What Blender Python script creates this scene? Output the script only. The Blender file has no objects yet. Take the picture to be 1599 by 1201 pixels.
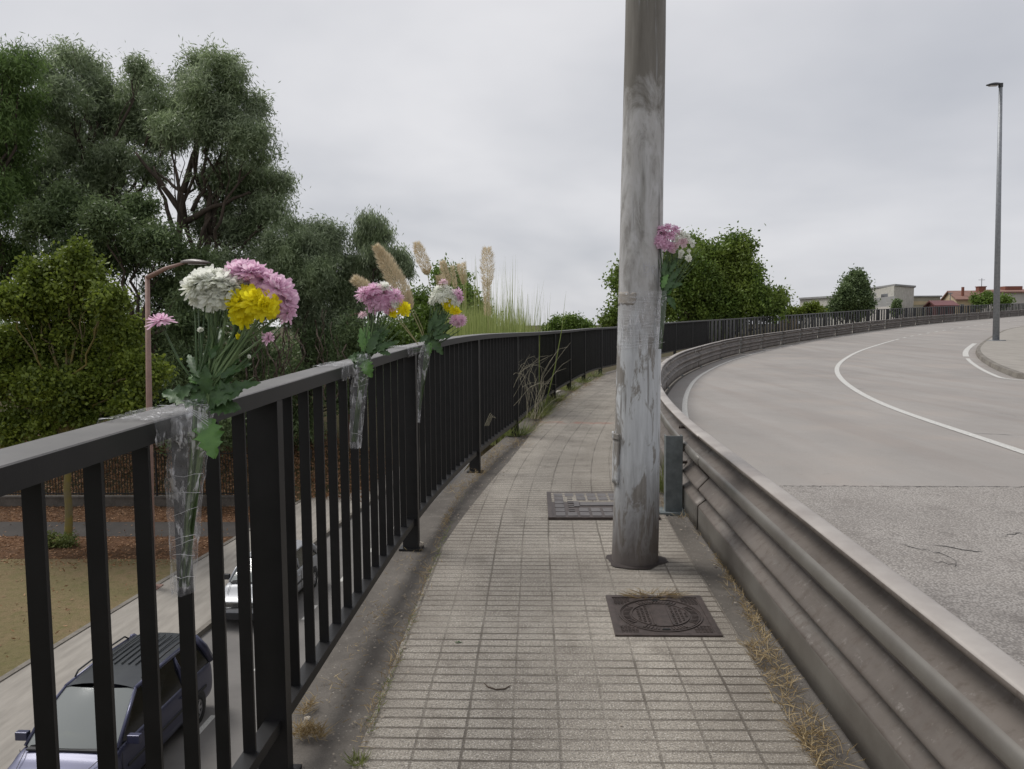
import bpy, math, random
import numpy as np
from mathutils import Vector, Matrix
random.seed(7)
RNG = np.random.default_rng(11)
sc = bpy.context.scene
COL = sc.collection
PI = math.pi
# ---------------------------------------------------------------- camera
F = 1202.0; CX = 799.5; CY = 600.5
EYE = Vector((0, 0, 1.6))
yaw = math.atan(37 / F); pitch = math.atan(93.5 / F); roll = math.radians(0.4)
fwd = Vector((-math.sin(yaw) * math.cos(pitch), math.cos(yaw) * math.cos(pitch), -math.sin(pitch)))
rt0 = Vector((math.cos(yaw), math.sin(yaw), 0)); up0 = rt0.cross(fwd)
RT = rt0 * math.cos(roll) - up0 * math.sin(roll)
UP = up0 * math.cos(roll) + rt0 * math.sin(roll)
cd = bpy.data.cameras.new('camera'); cam = bpy.data.objects.new('camera', cd); COL.objects.link(cam)
cd.sensor_width = 36; cd.lens = 36 * F / 1599; cd.clip_start = 0.05; cd.clip_end = 9000
M = Matrix((( RT.x, UP.x, -fwd.x, EYE.x), (RT.y, UP.y, -fwd.y, EYE.y), (RT.z, UP.z, -fwd.z, EYE.z), (0, 0, 0, 1)))
cam.matrix_world = M
sc.camera = cam

def ray(px, py): return fwd + RT * ((px - CX) / F) - UP * ((py - CY) / F)
def at(px, py, d): return EYE + ray(px, py) * d
def onz(px, py, z):
    r = ray(px, py); return EYE + r * ((z - EYE.z) / r.z)
def ony(px, py, Y):
    r = ray(px, py); return EYE + r * (Y / r.y)

# ---------------------------------------------------------------- deck shape
GY = [-10, 0, 7, 9.5, 12.4, 17, 24, 31, 40, 50, 58, 66, 86, 95, 130, 170]
GZ = [-.233, 0, .163, .155, .13, .12, .16, .30, .49, .76, 1.05, 1.37, 2.02, 2.35, 3.4, 4.5]
def g0(y): return float(np.interp(y, GY, GZ))
def g(y): return (g0(y - 1.2) + g0(y - .6) + g0(y) + g0(y + .6) + g0(y + 1.2)) / 5
def deck(px, py, h=0.0):
    d = 5.0; r = ray(px, py)
    lo, hi = 0.5, 160.0
    # march to the first hit
    t = .5
    while t < 160:
        p = EYE + r * t
        if p.z < g(p.y) + h: break
        t *= 1.02
    lo, hi = t / 1.02, t
    for _ in range(25):
        m = (lo + hi) / 2; p = EYE + r * m
        if p.z < g(p.y) + h: hi = m
        else: lo = m
    return EYE + r * hi
SY = [-10, 5, 8, 10, 12, 19, 25, 33, 42, 52, 62, 75, 95, 130, 170]
SS = [0, 0, .10, .15, .17, .26, .38, .53, .62, .75, .86, .92, 1.0, 1.1, 1.15]
ys = np.arange(-6, 150, .25); sl = np.interp(ys, SY, SS)
rx = np.concatenate([[0], np.cumsum((sl[1:] + sl[:-1]) / 2 * .25)]); rx = rx - np.interp(0, ys, rx) + 1.13
RAILP = np.stack([rx, ys], 1)
def arclen(P):
    return np.concatenate([[0], np.cumsum(np.linalg.norm(np.diff(P, axis=0), axis=1))])
def normals(P):
    t = np.gradient(P, axis=0); t /= np.linalg.norm(t, axis=1)[:, None]
    return np.stack([t[:, 1], -t[:, 0]], 1)      # to the right
def offset(P, o): return P + normals(P) * o
def resample(P, step):
    s = arclen(P); q = np.arange(0, s[-1], step)
    return np.stack([np.interp(q, s, P[:, 0]), np.interp(q, s, P[:, 1])], 1)
def railx(Y): return float(np.interp(Y, ys, rx))
# fence front line
ft = [(-6, -1.015), (-3, -.957), (0, -.9), (2, -.862), (4, -.823), (5, -.79), (6.2, -.70), (7.34, -.575), (8.6, -.41), (9.8, -.24), (12.4, 0.03), (14.8, .36), (17.2, .76), (19.5, 1.2), (21.8, 1.72)]
off = offset(RAILP, -2.2); far = off[off[:, 1] > 24.0]
FP = np.array([(b, a) for a, b in ft] + [tuple(p) for p in far[::10]])
def smooth(P, n=3):
    for _ in range(n):
        Q = [P[0]]
        for a, b in zip(P[:-1], P[1:]): Q += [a * .75 + b * .25, a * .25 + b * .75]
        Q.append(P[-1]); P = np.array(Q)
    return P
FP = resample(smooth(FP, 3), .1)
FS = arclen(FP); FN = normals(FP)
s_at_Y = lambda Y: float(np.interp(Y, FP[:, 1], FS))
def fpoint(s):
    x = float(np.interp(s, FS, FP[:, 0])); y = float(np.interp(s, FS, FP[:, 1]))
    nx = float(np.interp(s, FS, FN[:, 0])); ny = float(np.interp(s, FS, FN[:, 1]))
    return Vector((x, y, g(y))), Vector((nx, ny, 0)).normalized()
ZL = -6.6      # the street below
# ---------------------------------------------------------------- object helpers
def tag(o, label=None, cat=None, group=None, kind=None):
    if label: o['label'] = label
    if cat: o['category'] = cat
    if group: o['group'] = group
    if kind: o['kind'] = kind
    return o
def empty(name, loc=(0, 0, 0)):
    o = bpy.data.objects.new(name, None); COL.objects.link(o); o.location = loc; o.empty_display_size = .1
    return o
class MB:
    def __init__(s): s.v = []; s.f = []; s.mi = []
    def add(s, vs, fs, m=0):
        b = len(s.v); s.v += [tuple(v) for v in vs]; s.f += [tuple(i + b for i in f) for f in fs]; s.mi += [m] * len(fs)
    def box(s, c, size, rz=0, m=0, ax=None):
        hx, hy, hz = size[0] / 2, size[1] / 2, size[2] / 2
        if ax is None:
            X = Vector((math.cos(rz), math.sin(rz), 0)); Y = Vector((-math.sin(rz), math.cos(rz), 0)); Z = Vector((0, 0, 1))
        else: X, Y, Z = ax
        c = Vector(c)
        vs = [c + X * (a * hx) + Y * (b * hy) + Z * (d * hz) for d in (-1, 1) for a, b in ((-1, -1), (1, -1), (1, 1), (-1, 1))]
        s.add(vs, [(0, 3, 2, 1), (4, 5, 6, 7), (0, 1, 5, 4), (1, 2, 6, 5), (2, 3, 7, 6), (3, 0, 4, 7)], m)
    def tube(s, pts, rad, n=6, m=0, cap=True):
        pts = [Vector(p) for p in pts]; k = len(pts)
        if not hasattr(rad, '__len__'): rad = [rad] * k
        rings = []
        pu = None
        for i, p in enumerate(pts):
            t = (pts[min(i + 1, k - 1)] - pts[max(i - 1, 0)])
            if t.length < 1e-9: t = Vector((0, 0, 1))
            t.normalize()
            if pu is None: pu = t.orthogonal().normalized()
            u = (pu - t * pu.dot(t))
            if u.length < 1e-6: u = t.orthogonal()
            u.normalize(); pu = u; w = t.cross(u)
            rings.append([p + (u * math.cos(a) + w * math.sin(a)) * rad[i] for a in [2 * PI * j / n for j in range(n)]])
        vs = [v for r in rings for v in r]; fs = []
        for i in range(k - 1):
            for j in range(n):
                fs.append((i * n + j, i * n + (j + 1) % n, (i + 1) * n + (j + 1) % n, (i + 1) * n + j))
        if cap: fs += [tuple(range(n - 1, -1, -1)), tuple((k - 1) * n + j for j in range(n))]
        s.add(vs, fs, m)
    def strip(s, A, B, m=0):
        n = len(A); s.add(list(A) + list(B), [(i, i + 1, n + i + 1, n + i) for i in range(n - 1)], m)
    def build(s, name, mats, parent=None, shade=False, bevel=0, local=None):
        me = bpy.data.meshes.new(name)
        v = s.v
        if local is not None: v = [tuple(Vector(p) - Vector(local)) for p in v]
        me.from_pydata(v, [], s.f)
        if not isinstance(mats, (list, tuple)): mats = [mats]
        for m in mats: me.materials.append(m)
        if len(mats) > 1: me.polygons.foreach_set('material_index', s.mi)
        if shade: me.polygons.foreach_set('use_smooth', [True] * len(me.polygons))
        me.update()
        o = bpy.data.objects.new(name, me); COL.objects.link(o)
        if parent is not None: o.parent = parent
        if bevel:
            b = o.modifiers.new('bevel', 'BEVEL'); b.width = bevel; b.segments = 2; b.limit_method = 'ANGLE'
        return o
def npmesh(name, V, Q, mat, parent=None, tint=None, smooth_=False, uv=None):
    me = bpy.data.meshes.new(name); nv = len(V); nq = len(Q); k = Q.shape[1]
    me.vertices.add(nv); me.vertices.foreach_set('co', V.astype(np.float32).ravel())
    me.loops.add(nq * k); me.loops.foreach_set('vertex_index', Q.astype(np.int32).ravel())
    me.polygons.add(nq); me.polygons.foreach_set('loop_start', np.arange(0, nq * k, k, dtype=np.int32))
    try: me.polygons.foreach_set('loop_total', np.full(nq, k, dtype=np.int32))
    except Exception: pass
    me.update(calc_edges=True)
    if tint is not None:
        a = me.attributes.new('tint', 'FLOAT', 'POINT'); a.data.foreach_set('value', tint.astype(np.float32))
    if uv is not None:
        l = me.uv_layers.new(name='UVMap'); l.data.foreach_set('uv', uv[Q.ravel()].astype(np.float32).ravel())
    if smooth_: me.polygons.foreach_set('use_smooth', np.ones(nq, dtype=bool))
    me.materials.append(mat)
    o = bpy.data.objects.new(name, me); COL.objects.link(o)
    if parent is not None: o.parent = parent
    return o
# ---------------------------------------------------------------- material helpers
class NT:
    def __init__(s, name):
        s.m = bpy.data.materials.new(name); s.m.use_nodes = True; s.t = s.m.node_tree; s.t.nodes.clear()
        s.out = s.n('ShaderNodeOutputMaterial')
    def n(s, typ, **kw):
        x = s.t.nodes.new(typ)
        for k, v in kw.items(): setattr(x, k, v)
        return x
    def set(s, sock, val):
        if hasattr(val, 'is_output') or isinstance(val, bpy.types.NodeSocket): s.t.links.new(val, sock)
        elif isinstance(val, (tuple, list)) and len(val) == 3 and sock.type == 'RGBA': sock.default_value = (*val, 1)
        else: sock.default_value = val
    def math(s, op, a, b=0.0, c=None, clamp=False):
        x = s.n('ShaderNodeMath', operation=op, use_clamp=clamp); s.set(x.inputs[0], a); s.set(x.inputs[1], b)
        if c is not None: s.set(x.inputs[2], c)
        return x.outputs[0]
    def mix(s, f, a, b, blend='MIX'):
        x = s.n('ShaderNodeMix', data_type='RGBA', blend_type=blend); s.set(x.inputs[0], f); s.set(x.inputs[6], a); s.set(x.inputs[7], b)
        return x.outputs[2]
    def coord(s, which='Object'): return s.n('ShaderNodeTexCoord').outputs[which]
    def mapping(s, v, scale=(1, 1, 1), loc=(0, 0, 0), rot=(0, 0, 0)):
        x = s.n('ShaderNodeMapping'); s.set(x.inputs[0], v); x.inputs[3].default_value = scale; x.inputs[1].default_value = loc; x.inputs[2].default_value = rot
        return x.outputs[0]
    def noise(s, v, scale=5, detail=4, rough=.55, dist=0):
        x = s.n('ShaderNodeTexNoise'); s.set(x.inputs['Vector'], v); x.inputs['Scale'].default_value = scale
        x.inputs['Detail'].default_value = detail; x.inputs['Roughness'].default_value = rough; x.inputs['Distortion'].default_value = dist
        return x.outputs[0]
    def voro(s, v, scale=5, feature='F1', rnd=1.0, out=0):
        x = s.n('ShaderNodeTexVoronoi', feature=feature); s.set(x.inputs['Vector'], v); x.inputs['Scale'].default_value = scale
        x.inputs['Randomness'].default_value = rnd
        return x.outputs[out]
    def ramp(s, f, a, b, lo=0.0, hi=1.0):
        x = s.n('ShaderNodeMapRange'); s.set(x.inputs[0], f); x.inputs[1].default_value = a; x.inputs[2].default_value = b
        x.inputs[3].default_value = lo; x.inputs[4].default_value = hi
        return x.outputs[0]
    def bump(s, h, strength=.3, dist=.01, normal=None):
        x = s.n('ShaderNodeBump'); s.set(x.inputs['Height'], h); x.inputs['Strength'].default_value = strength; x.inputs['Distance'].default_value = dist
        if normal is not None: s.set(x.inputs['Normal'], normal)
        return x.outputs[0]
    def bsdf(s, color, rough=.7, metal=0, spec=.5, normal=None, **kw):
        x = s.n('ShaderNodeBsdfPrincipled'); s.set(x.inputs['Base Color'], color); s.set(x.inputs['Roughness'], rough)
        s.set(x.inputs['Metallic'], metal); x.inputs['Specular IOR Level'].default_value = spec
        if normal is not None: s.set(x.inputs['Normal'], normal)
        for k, v in kw.items(): s.set(x.inputs[k], v)
        return x.outputs[0]
    def done(s, sh): s.t.links.new(sh, s.out.inputs[0]); return s.m
def simple(name, c1, c2=None, scale=6, rough=.6, metal=0, spec=.5, bump=0, bscale=60, bdist=.003, detail=5, stretch=(1, 1, 1), **kw):
    t = NT(name); co = t.mapping(t.coord(), scale=stretch)
    c2 = c2 or tuple(x * .75 for x in c1)
    f = t.ramp(t.noise(co, scale, detail, .6), .35, .65)
    col = t.mix(f, c1, c2)
    nm = t.bump(t.noise(co, bscale, 3), bump, bdist) if bump else None
    return t.done(t.bsdf(col, rough, metal, spec, nm, **kw))
def leafmat(name, dark, light, trans=.35, rough=.55, tipc=None):
    t = NT(name)
    a = t.n('ShaderNodeAttribute', attribute_name='tint').outputs['Fac']
    co = t.coord(); f2 = t.ramp(t.noise(co, .55, 3), .35, .65)
    col = t.mix(a, dark, light)
    col = t.mix(t.math('MULTIPLY', f2, .45), col, tipc or tuple(x * .75 for x in light))
    b = t.bsdf(col, rough, 0, .35)
    tr = t.n('ShaderNodeBsdfTranslucent'); t.set(tr.inputs[0], col)
    mx = t.n('ShaderNodeMixShader'); mx.inputs[0].default_value = trans
    t.t.links.new(b, mx.inputs[1]); t.t.links.new(tr.outputs[0], mx.inputs[2])
    return t.done(mx.outputs[0])
# ---------------------------------------------------------------- world: overcast
w = bpy.data.worlds.new('World'); sc.world = w; w.use_nodes = True
nt = w.node_tree; nt.nodes.clear()
SUN_EL, SUN_AZ = math.radians(55), math.radians(-60)
def wn(t, **k):
    x = nt.nodes.new(t)
    for a, b in k.items(): setattr(x, a, b)
    return x
sky = wn('ShaderNodeTexSky', sky_type='NISHITA', sun_disc=False, sun_elevation=SUN_EL, sun_rotation=SUN_AZ)
sb = wn('ShaderNodeBackground'); sb.inputs[1].default_value = .05; nt.links.new(sky.outputs[0], sb.inputs[0])
tc = wn('ShaderNodeTexCoord'); sep = wn('ShaderNodeSeparateXYZ'); nt.links.new(tc.outputs['Generated'], sep.inputs[0])
def wm(op, a, b=0.0):
    x = wn('ShaderNodeMath', operation=op)
    for i, q in enumerate((a, b)):
        if isinstance(q, (int, float)): x.inputs[i].default_value = q
        else: nt.links.new(q, x.inputs[i])
    return x.outputs[0]
# clouds lie on a layer overhead: divide the direction by its height
zz = wm('ADD', wm('MAXIMUM', sep.outputs[2], 0.0), .28)
cx_ = wm('DIVIDE', sep.outputs[0], zz); cy_ = wm('DIVIDE', sep.outputs[1], zz)
cmb = wn('ShaderNodeCombineXYZ'); nt.links.new(cx_, cmb.inputs[0]); nt.links.new(cy_, cmb.inputs[1])
def wnoise(scale, detail, rough, loc, dist=0.0):
    mp = wn('ShaderNodeMapping'); mp.inputs[1].default_value = loc; nt.links.new(cmb.outputs[0], mp.inputs[0])
    x = wn('ShaderNodeTexNoise'); nt.links.new(mp.outputs[0], x.inputs['Vector'])
    x.inputs['Scale'].default_value = scale; x.inputs['Detail'].default_value = detail; x.inputs['Roughness'].default_value = rough; x.inputs['Distortion'].default_value = dist
    return x.outputs[0]
n1 = wnoise(.75, 4, .5, (3.1, .6, 0), .4); n2 = wnoise(2.2, 4, .5, (0, 5.0, 2))
nn = wm('ADD', wm('MULTIPLY', n1, .7), wm('MULTIPLY', n2, .3))
cr = wn('ShaderNodeValToRGB'); nt.links.new(nn, cr.inputs[0])
cr.color_ramp.elements[0].position = .34; cr.color_ramp.elements[0].color = (.42, .43, .46, 1)
cr.color_ramp.elements[1].position = .62; cr.color_ramp.elements[1].color = (.60, .598, .615, 1)
# towards +X (right) the cloud deck is thicker
gx = wm('MULTIPLY', wm('MAXIMUM', wm('ADD', sep.outputs[0], -.05), 0.0), .42)
gm = wn('ShaderNodeMix', data_type='RGBA'); nt.links.new(gx, gm.inputs[0]); nt.links.new(cr.outputs[0], gm.inputs[6]); gm.inputs[7].default_value = (.36, .38, .44, 1)
cb = wn('ShaderNodeBackground'); nt.links.new(gm.outputs[2], cb.inputs[0]); cb.inputs[1].default_value = 1.0
mxw = wn('ShaderNodeMixShader'); mxw.inputs[0].default_value = .93
nt.links.new(sb.outputs[0], mxw.inputs[1]); nt.links.new(cb.outputs[0], mxw.inputs[2])
wo = wn('ShaderNodeOutputWorld'); nt.links.new(mxw.outputs[0], wo.inputs[0])
ld = bpy.data.lights.new('sun', 'SUN'); ld.energy = 1.8; ld.angle = math.radians(22); ld.color = (1, .97, .93)
lo = bpy.data.objects.new('sun', ld); COL.objects.link(lo)
sd = Vector((math.sin(SUN_AZ) * math.cos(SUN_EL), math.cos(SUN_AZ) * math.cos(SUN_EL), math.sin(SUN_EL)))
lo.rotation_euler = sd.to_track_quat('Z', 'Y').to_euler(); lo.location = (0, 0, 40)
vs = sc.view_settings; vs.view_transform = 'Standard'; vs.look = 'None'; vs.gamma = 1; vs.exposure = .42
try: vs.use_curve_mapping = False
except Exception: pass
sc.render.film_transparent = False
try:
    sc.cycles.max_bounces = 6; sc.cycles.transparent_max_bounces = 24; sc.cycles.use_denoising = True
except Exception: pass
# ================================================================ MATERIALS
def m_tiles():
    t = NT('paving_tiles'); uv = t.coord('UV'); sp = t.n('ShaderNodeSeparateXYZ'); t.set(sp.inputs[0], uv)
    wob = t.noise(t.mapping(uv, scale=(3, 3, 3)), 1.0, 3)
    u = t.math('ADD', sp.outputs[0], t.math('MULTIPLY', wob, .010)); v = t.math('ADD', sp.outputs[1], t.math('MULTIPLY', wob, .012))
    def groove(x, pitch, off, wid):
        q = t.math('DIVIDE', t.math('SUBTRACT', x, off), pitch)
        fr = t.math('FRACT', t.math('ADD', q, 200.5)); ds = t.math('MULTIPLY', t.math('ABSOLUTE', t.math('SUBTRACT', fr, .5)), pitch)
        return t.ramp(ds, wid * .45, wid, 1, 0)
    jit = t.math('MULTIPLY', t.noise(uv, 9, 2), .0035)
    ga = groove(u, .178, 1.05, .0062); gb = groove(t.math('ADD', v, jit), .0712, 0.0, .0086)
    gc = t.math('MULTIPLY', groove(u, .356, 1.05, .0072), .8); gd = groove(v, .356, 0.0, .0085)
    # fading of the grooves where dirt and wear have filled them
    wear = t.ramp(t.noise(uv, 1.7, 4, .6), .38, .62, .35, 1.0)
    fine = t.math('MAXIMUM', t.math('MULTIPLY', ga, .6), t.math('MULTIPLY', gb, .95)); big = t.math('MAXIMUM', gc, gd)
    gr = t.math('MULTIPLY', t.math('MAXIMUM', fine, big), wear)
    # per tile tone
    ti = t.n('ShaderNodeCombineXYZ')
    t.set(ti.inputs[0], t.math('FLOOR', t.math('DIVIDE', t.math('SUBTRACT', u, 1.05), .356))); t.set(ti.inputs[1], t.math('FLOOR', t.math('DIVIDE', v, .356)))
    wn_ = t.n('ShaderNodeTexWhiteNoise'); t.set(wn_.inputs[0], ti.outputs[0])
    c = t.mix(t.math('MULTIPLY', wn_.outputs[0], .45), (.40, .365, .31), (.30, .275, .235))
    c = t.mix(t.ramp(t.noise(uv, 1.1, 5, .6), .42, .66), c, (.235, .21, .175))
    c = t.mix(t.ramp(t.noise(uv, 4.5, 5, .7), .50, .68, 0, .7), c, (.16, .138, .112))
    c = t.mix(t.ramp(t.noise(uv, 38, 4, .75), .5, .7, 0, .6), c, (.15, .132, .11))
    sp1 = t.noise(uv, 120, 4, .8)
    c = t.mix(t.ramp(sp1, .47, .58, 0, .85), c, (.13, .115, .10)); c = t.mix(t.ramp(t.noise(uv, 150, 2), .58, .66, 0, .8), c, (.62, .59, .54))
    # brown dirt along both edges
    red = t.math('MULTIPLY', t.ramp(t.math('ABSOLUTE', t.math('SUBTRACT', v, 17.25)), .10, .16, 1, 0), t.ramp(t.noise(uv, 6, 3), .45, .55))
    c = t.mix(t.math('MULTIPLY', red, .55), c, (.30, .13, .09))
    edge = t.math('ADD', t.ramp(u, 1.45, 1.95, 0, .8), t.ramp(u, .55, .15, 0, .55))
    c = t.mix(t.math('MULTIPLY', edge, t.ramp(t.noise(uv, 3.2, 4), .35, .6)), c, (.15, .13, .108))
    c = t.mix(t.math('MULTIPLY', gr, .86), c, (.055, .044, .034))
    h = t.math('SUBTRACT', t.math('MULTIPLY', sp1, .12), gr)
    return t.done(t.bsdf(c, .85, 0, .3, t.bump(h, .7, .006)))
def m_concrete(name='old_concrete', base=(.15, .135, .118), dark=(.085, .075, .066), pebbles=True):
    t = NT(name); co = t.coord()
    c = t.mix(t.ramp(t.noise(co, 1.6, 6, .65), .38, .65), base, dark)
    c = t.mix(t.ramp(t.noise(co, 9, 5, .7), .5, .7, 0, .6), c, tuple(x * 1.35 for x in base))
    h = t.noise(co, 90, 4, .7)
    if pebbles:
        v = t.voro(co, 55, rnd=1); sel = t.n('ShaderNodeTexVoronoi'); t.set(sel.inputs['Vector'], co); sel.inputs['Scale'].default_value = 55
        hs = t.n('ShaderNodeSeparateColor'); t.set(hs.inputs[0], sel.outputs[1])
        pm = t.math('MULTIPLY', t.ramp(v, .12, .3, 1, 0), t.ramp(hs.outputs[0], .80, .84))
        c = t.mix(t.math('MULTIPLY', pm, .7), c, (.42, .38, .33)); h = t.math('ADD', h, t.math('MULTIPLY', pm, .5))
    c = t.mix(t.ramp(t.noise(co, 200, 2), .35, .65, 0, .5), c, tuple(x * .55 for x in base))
    return t.done(t.bsdf(c, .9, 0, .25, t.bump(h, .6, .006)))
def m_road():
    t = NT('road_asphalt'); co = t.coord(); sp = t.n('ShaderNodeSeparateXYZ'); t.set(sp.inputs[0], co)
    wob = t.math('MULTIPLY', t.math('SUBTRACT', t.noise(co, 7, 6, .85), .5), .22)
    line = t.math('SUBTRACT', t.math('ADD', sp.outputs[1], wob), t.math('ADD', 6.90, t.math('MULTIPLY', sp.outputs[0], -.02)))   # >0 beyond the joint
    old = t.ramp(line, -.01, .01, 1, 0)
    # smooth newer surface
    c = t.mix(t.ramp(t.noise(t.mapping(co, scale=(.55, .16, 1), rot=(0, 0, -.3)), 1.2, 5, .6), .36, .66), (.335, .312, .29), (.262, .243, .226))
    c = t.mix(t.ramp(t.noise(co, .5, 4), .52, .68, 0, .6), c, (.37, .325, .29))
    c = t.mix(t.ramp(t.noise(co, 180, 2), .35, .62, 0, .4), c, (.19, .175, .16))
    tw = t.noise(t.mapping(co, scale=(1.6, .05, 1), rot=(0, 0, -.25)), 1.3, 3, .5)
    c = t.mix(t.ramp(tw, .5, .64, 0, .28), c, (.235, .20, .178))
    c = t.mix(t.ramp(t.noise(co, 7, 4, .7), .6, .75, 0, .4), c, (.2, .18, .165))
    # coarse worn surface with pale stone
    v = t.n('ShaderNodeTexVoronoi'); t.set(v.inputs['Vector'], co); v.inputs['Scale'].default_value = 75
    hs = t.n('ShaderNodeSeparateColor'); t.set(hs.inputs[0], v.outputs[1])
    k = t.mix(t.ramp(t.noise(co, 1.3, 5, .65), .4, .62), (.33, .305, .28), (.25, .228, .207))
    k = t.mix(t.math('MULTIPLY', t.ramp(v.outputs[0], .25, .55, 1, 0), t.ramp(hs.outputs[0], .35, .9, 0, 1)), k, (.40, .375, .35))
    k = t.mix(t.ramp(v.outputs[0], .42, .7, 0, .85), k, (.18, .165, .152))
    k = t.mix(t.ramp(t.noise(co, 3.2, 6, .7), .55, .7, 0, .6), k, (.12, .105, .095))
    c = t.mix(old, c, k)
    jl = t.ramp(t.math('ABSOLUTE', line), .006, .014, 1, 0)
    c = t.mix(t.math('MULTIPLY', jl, .9), c, (.03, .028, .025))
    # second joint further on
    h = t.math('MULTIPLY', t.math('SUBTRACT', 0, v.outputs[0]), t.math('ADD', t.math('MULTIPLY', old, .9), .1))
    return t.done(t.bsdf(c, t.ramp(t.noise(co, 2, 3), .3, .7, .72, .9), 0, .3, t.bump(h, .5, .008)))
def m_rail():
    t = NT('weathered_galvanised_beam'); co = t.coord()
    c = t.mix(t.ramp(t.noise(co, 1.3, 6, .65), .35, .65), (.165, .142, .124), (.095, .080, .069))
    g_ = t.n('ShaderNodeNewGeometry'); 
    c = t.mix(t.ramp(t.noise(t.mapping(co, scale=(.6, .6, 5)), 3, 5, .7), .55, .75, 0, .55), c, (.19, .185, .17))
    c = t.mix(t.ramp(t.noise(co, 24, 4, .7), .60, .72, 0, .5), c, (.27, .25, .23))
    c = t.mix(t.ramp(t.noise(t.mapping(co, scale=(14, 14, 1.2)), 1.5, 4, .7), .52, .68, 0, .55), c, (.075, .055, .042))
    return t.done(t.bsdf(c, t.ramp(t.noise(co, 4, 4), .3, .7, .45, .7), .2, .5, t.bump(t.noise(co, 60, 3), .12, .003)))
def m_pole():
    t = NT('flaking_painted_steel'); co = t.coord(); sp = t.n('ShaderNodeSeparateXYZ'); t.set(sp.inputs[0], co)
    z = sp.outputs[2]
    st = t.mapping(co, scale=(9, 9, 2.6)); a = t.noise(st, 1.3, 7, .68, .6); b = t.noise(t.mapping(co, scale=(26, 26, 2.2)), 1.2, 6, .7)
    e = t.noise(t.mapping(co, scale=(3, 3, 1.5)), 2.2, 6, .65, .8)
    paint = t.mix(t.ramp(b, .35, .7), (.60, .62, .635), (.42, .43, .44))
    bare = t.mix(t.ramp(b, .35, .65), (.30, .285, .265), (.20, .185, .165))
    mid = t.mix(t.ramp(e, .45, .6), (.44, .43, .415), (.28, .27, .255))
    # lower flaking pale paint, mid weathered, brown above
    zed = t.math('ADD', z, t.math('MULTIPLY', t.math('SUBTRACT', e, .5), 1.1))
    c = t.mix(t.ramp(zed, 1.35, 1.75), t.mix(t.ramp(a, .50, .57), paint, bare), t.mix(t.ramp(a, .46, .6), mid, (.50, .495, .49)))
    c = t.mix(t.ramp(zed, 2.62, 2.88), c, t.mix(t.ramp(b, .3, .7), (.21, .195, .17), (.14, .128, .108)))
    # lichen-like lighter streaks on one flank
    c = t.mix(t.math('MULTIPLY', t.ramp(t.noise(t.mapping(co, scale=(30, 30, 1.4)), 1, 5, .6), .60, .66), t.ramp(z, .6, .9)), c, (.27, .265, .26))
    c = t.mix(t.ramp(t.noise(t.mapping(co, scale=(14, 14, .7)), 1, 4, .6), .58, .72, 0, .5), c, (.12, .115, .09))
    stain = t.ramp(t.math('ADD', z, t.math('MULTIPLY', t.math('SUBTRACT', a, .5), .9)), .02, .62, 1, 0)
    c = t.mix(t.math('MULTIPLY', stain, .9), c, (.085, .066, .055))
    return t.done(t.bsdf(c, .62, .15, .4, t.bump(t.math('ADD', a, t.math('MULTIPLY', b, .4)), .35, .004)))
def m_film():
    t = NT('cling_film'); co = t.coord()
    n_ = t.noise(t.mapping(co, scale=(55, 55, 11), rot=(.55, .5, .9)), 1.0, 3, .5, .3)
    n2_ = t.noise(t.mapping(co, scale=(60, 60, 9), rot=(.9, -.5, -.4)), 1.0, 3, .5, .3)
    st = t.math('MAXIMUM', t.ramp(n_, .57, .66), t.ramp(n2_, .59, .67))
    st = t.math('MULTIPLY', st, t.ramp(t.noise(co, 16, 2), .38, .58, .25, 1))
    fac = t.math('ADD', t.math('MULTIPLY', st, .62), .10)
    tr = t.n('ShaderNodeBsdfTransparent'); gl = t.bsdf((.78, .78, .80), .22, 0, .9, t.bump(t.math('ADD', n_, n2_), .6, .02))
    mx = t.n('ShaderNodeMixShader'); t.set(mx.inputs[0], fac); t.t.links.new(tr.outputs[0], mx.inputs[1]); t.t.links.new(gl, mx.inputs[2])
    return t.done(mx.outputs[0])
def m_ground(name, a, b, c3, s=1.0, fine=60):
    t = NT(name); co = t.coord()
    c = t.mix(t.ramp(t.noise(co, .35 * s, 5, .6), .38, .62), a, b)
    c = t.mix(t.ramp(t.noise(co, 2.2 * s, 6, .7), .5, .68, 0, .8), c, c3)
    f = t.noise(co, fine, 3, .7)
    c = t.mix(t.ramp(f, .35, .65, 0, .6), c, tuple(x * .5 for x in a))
    c = t.mix(t.ramp(t.noise(co, 6, 5, .8), .48, .66, 0, .6), c, tuple(x * .55 for x in b))
    return t.done(t.bsdf(c, .95, 0, .15, t.bump(t.noise(co, fine * .5, 5, .7), .9, .05)))
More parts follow.
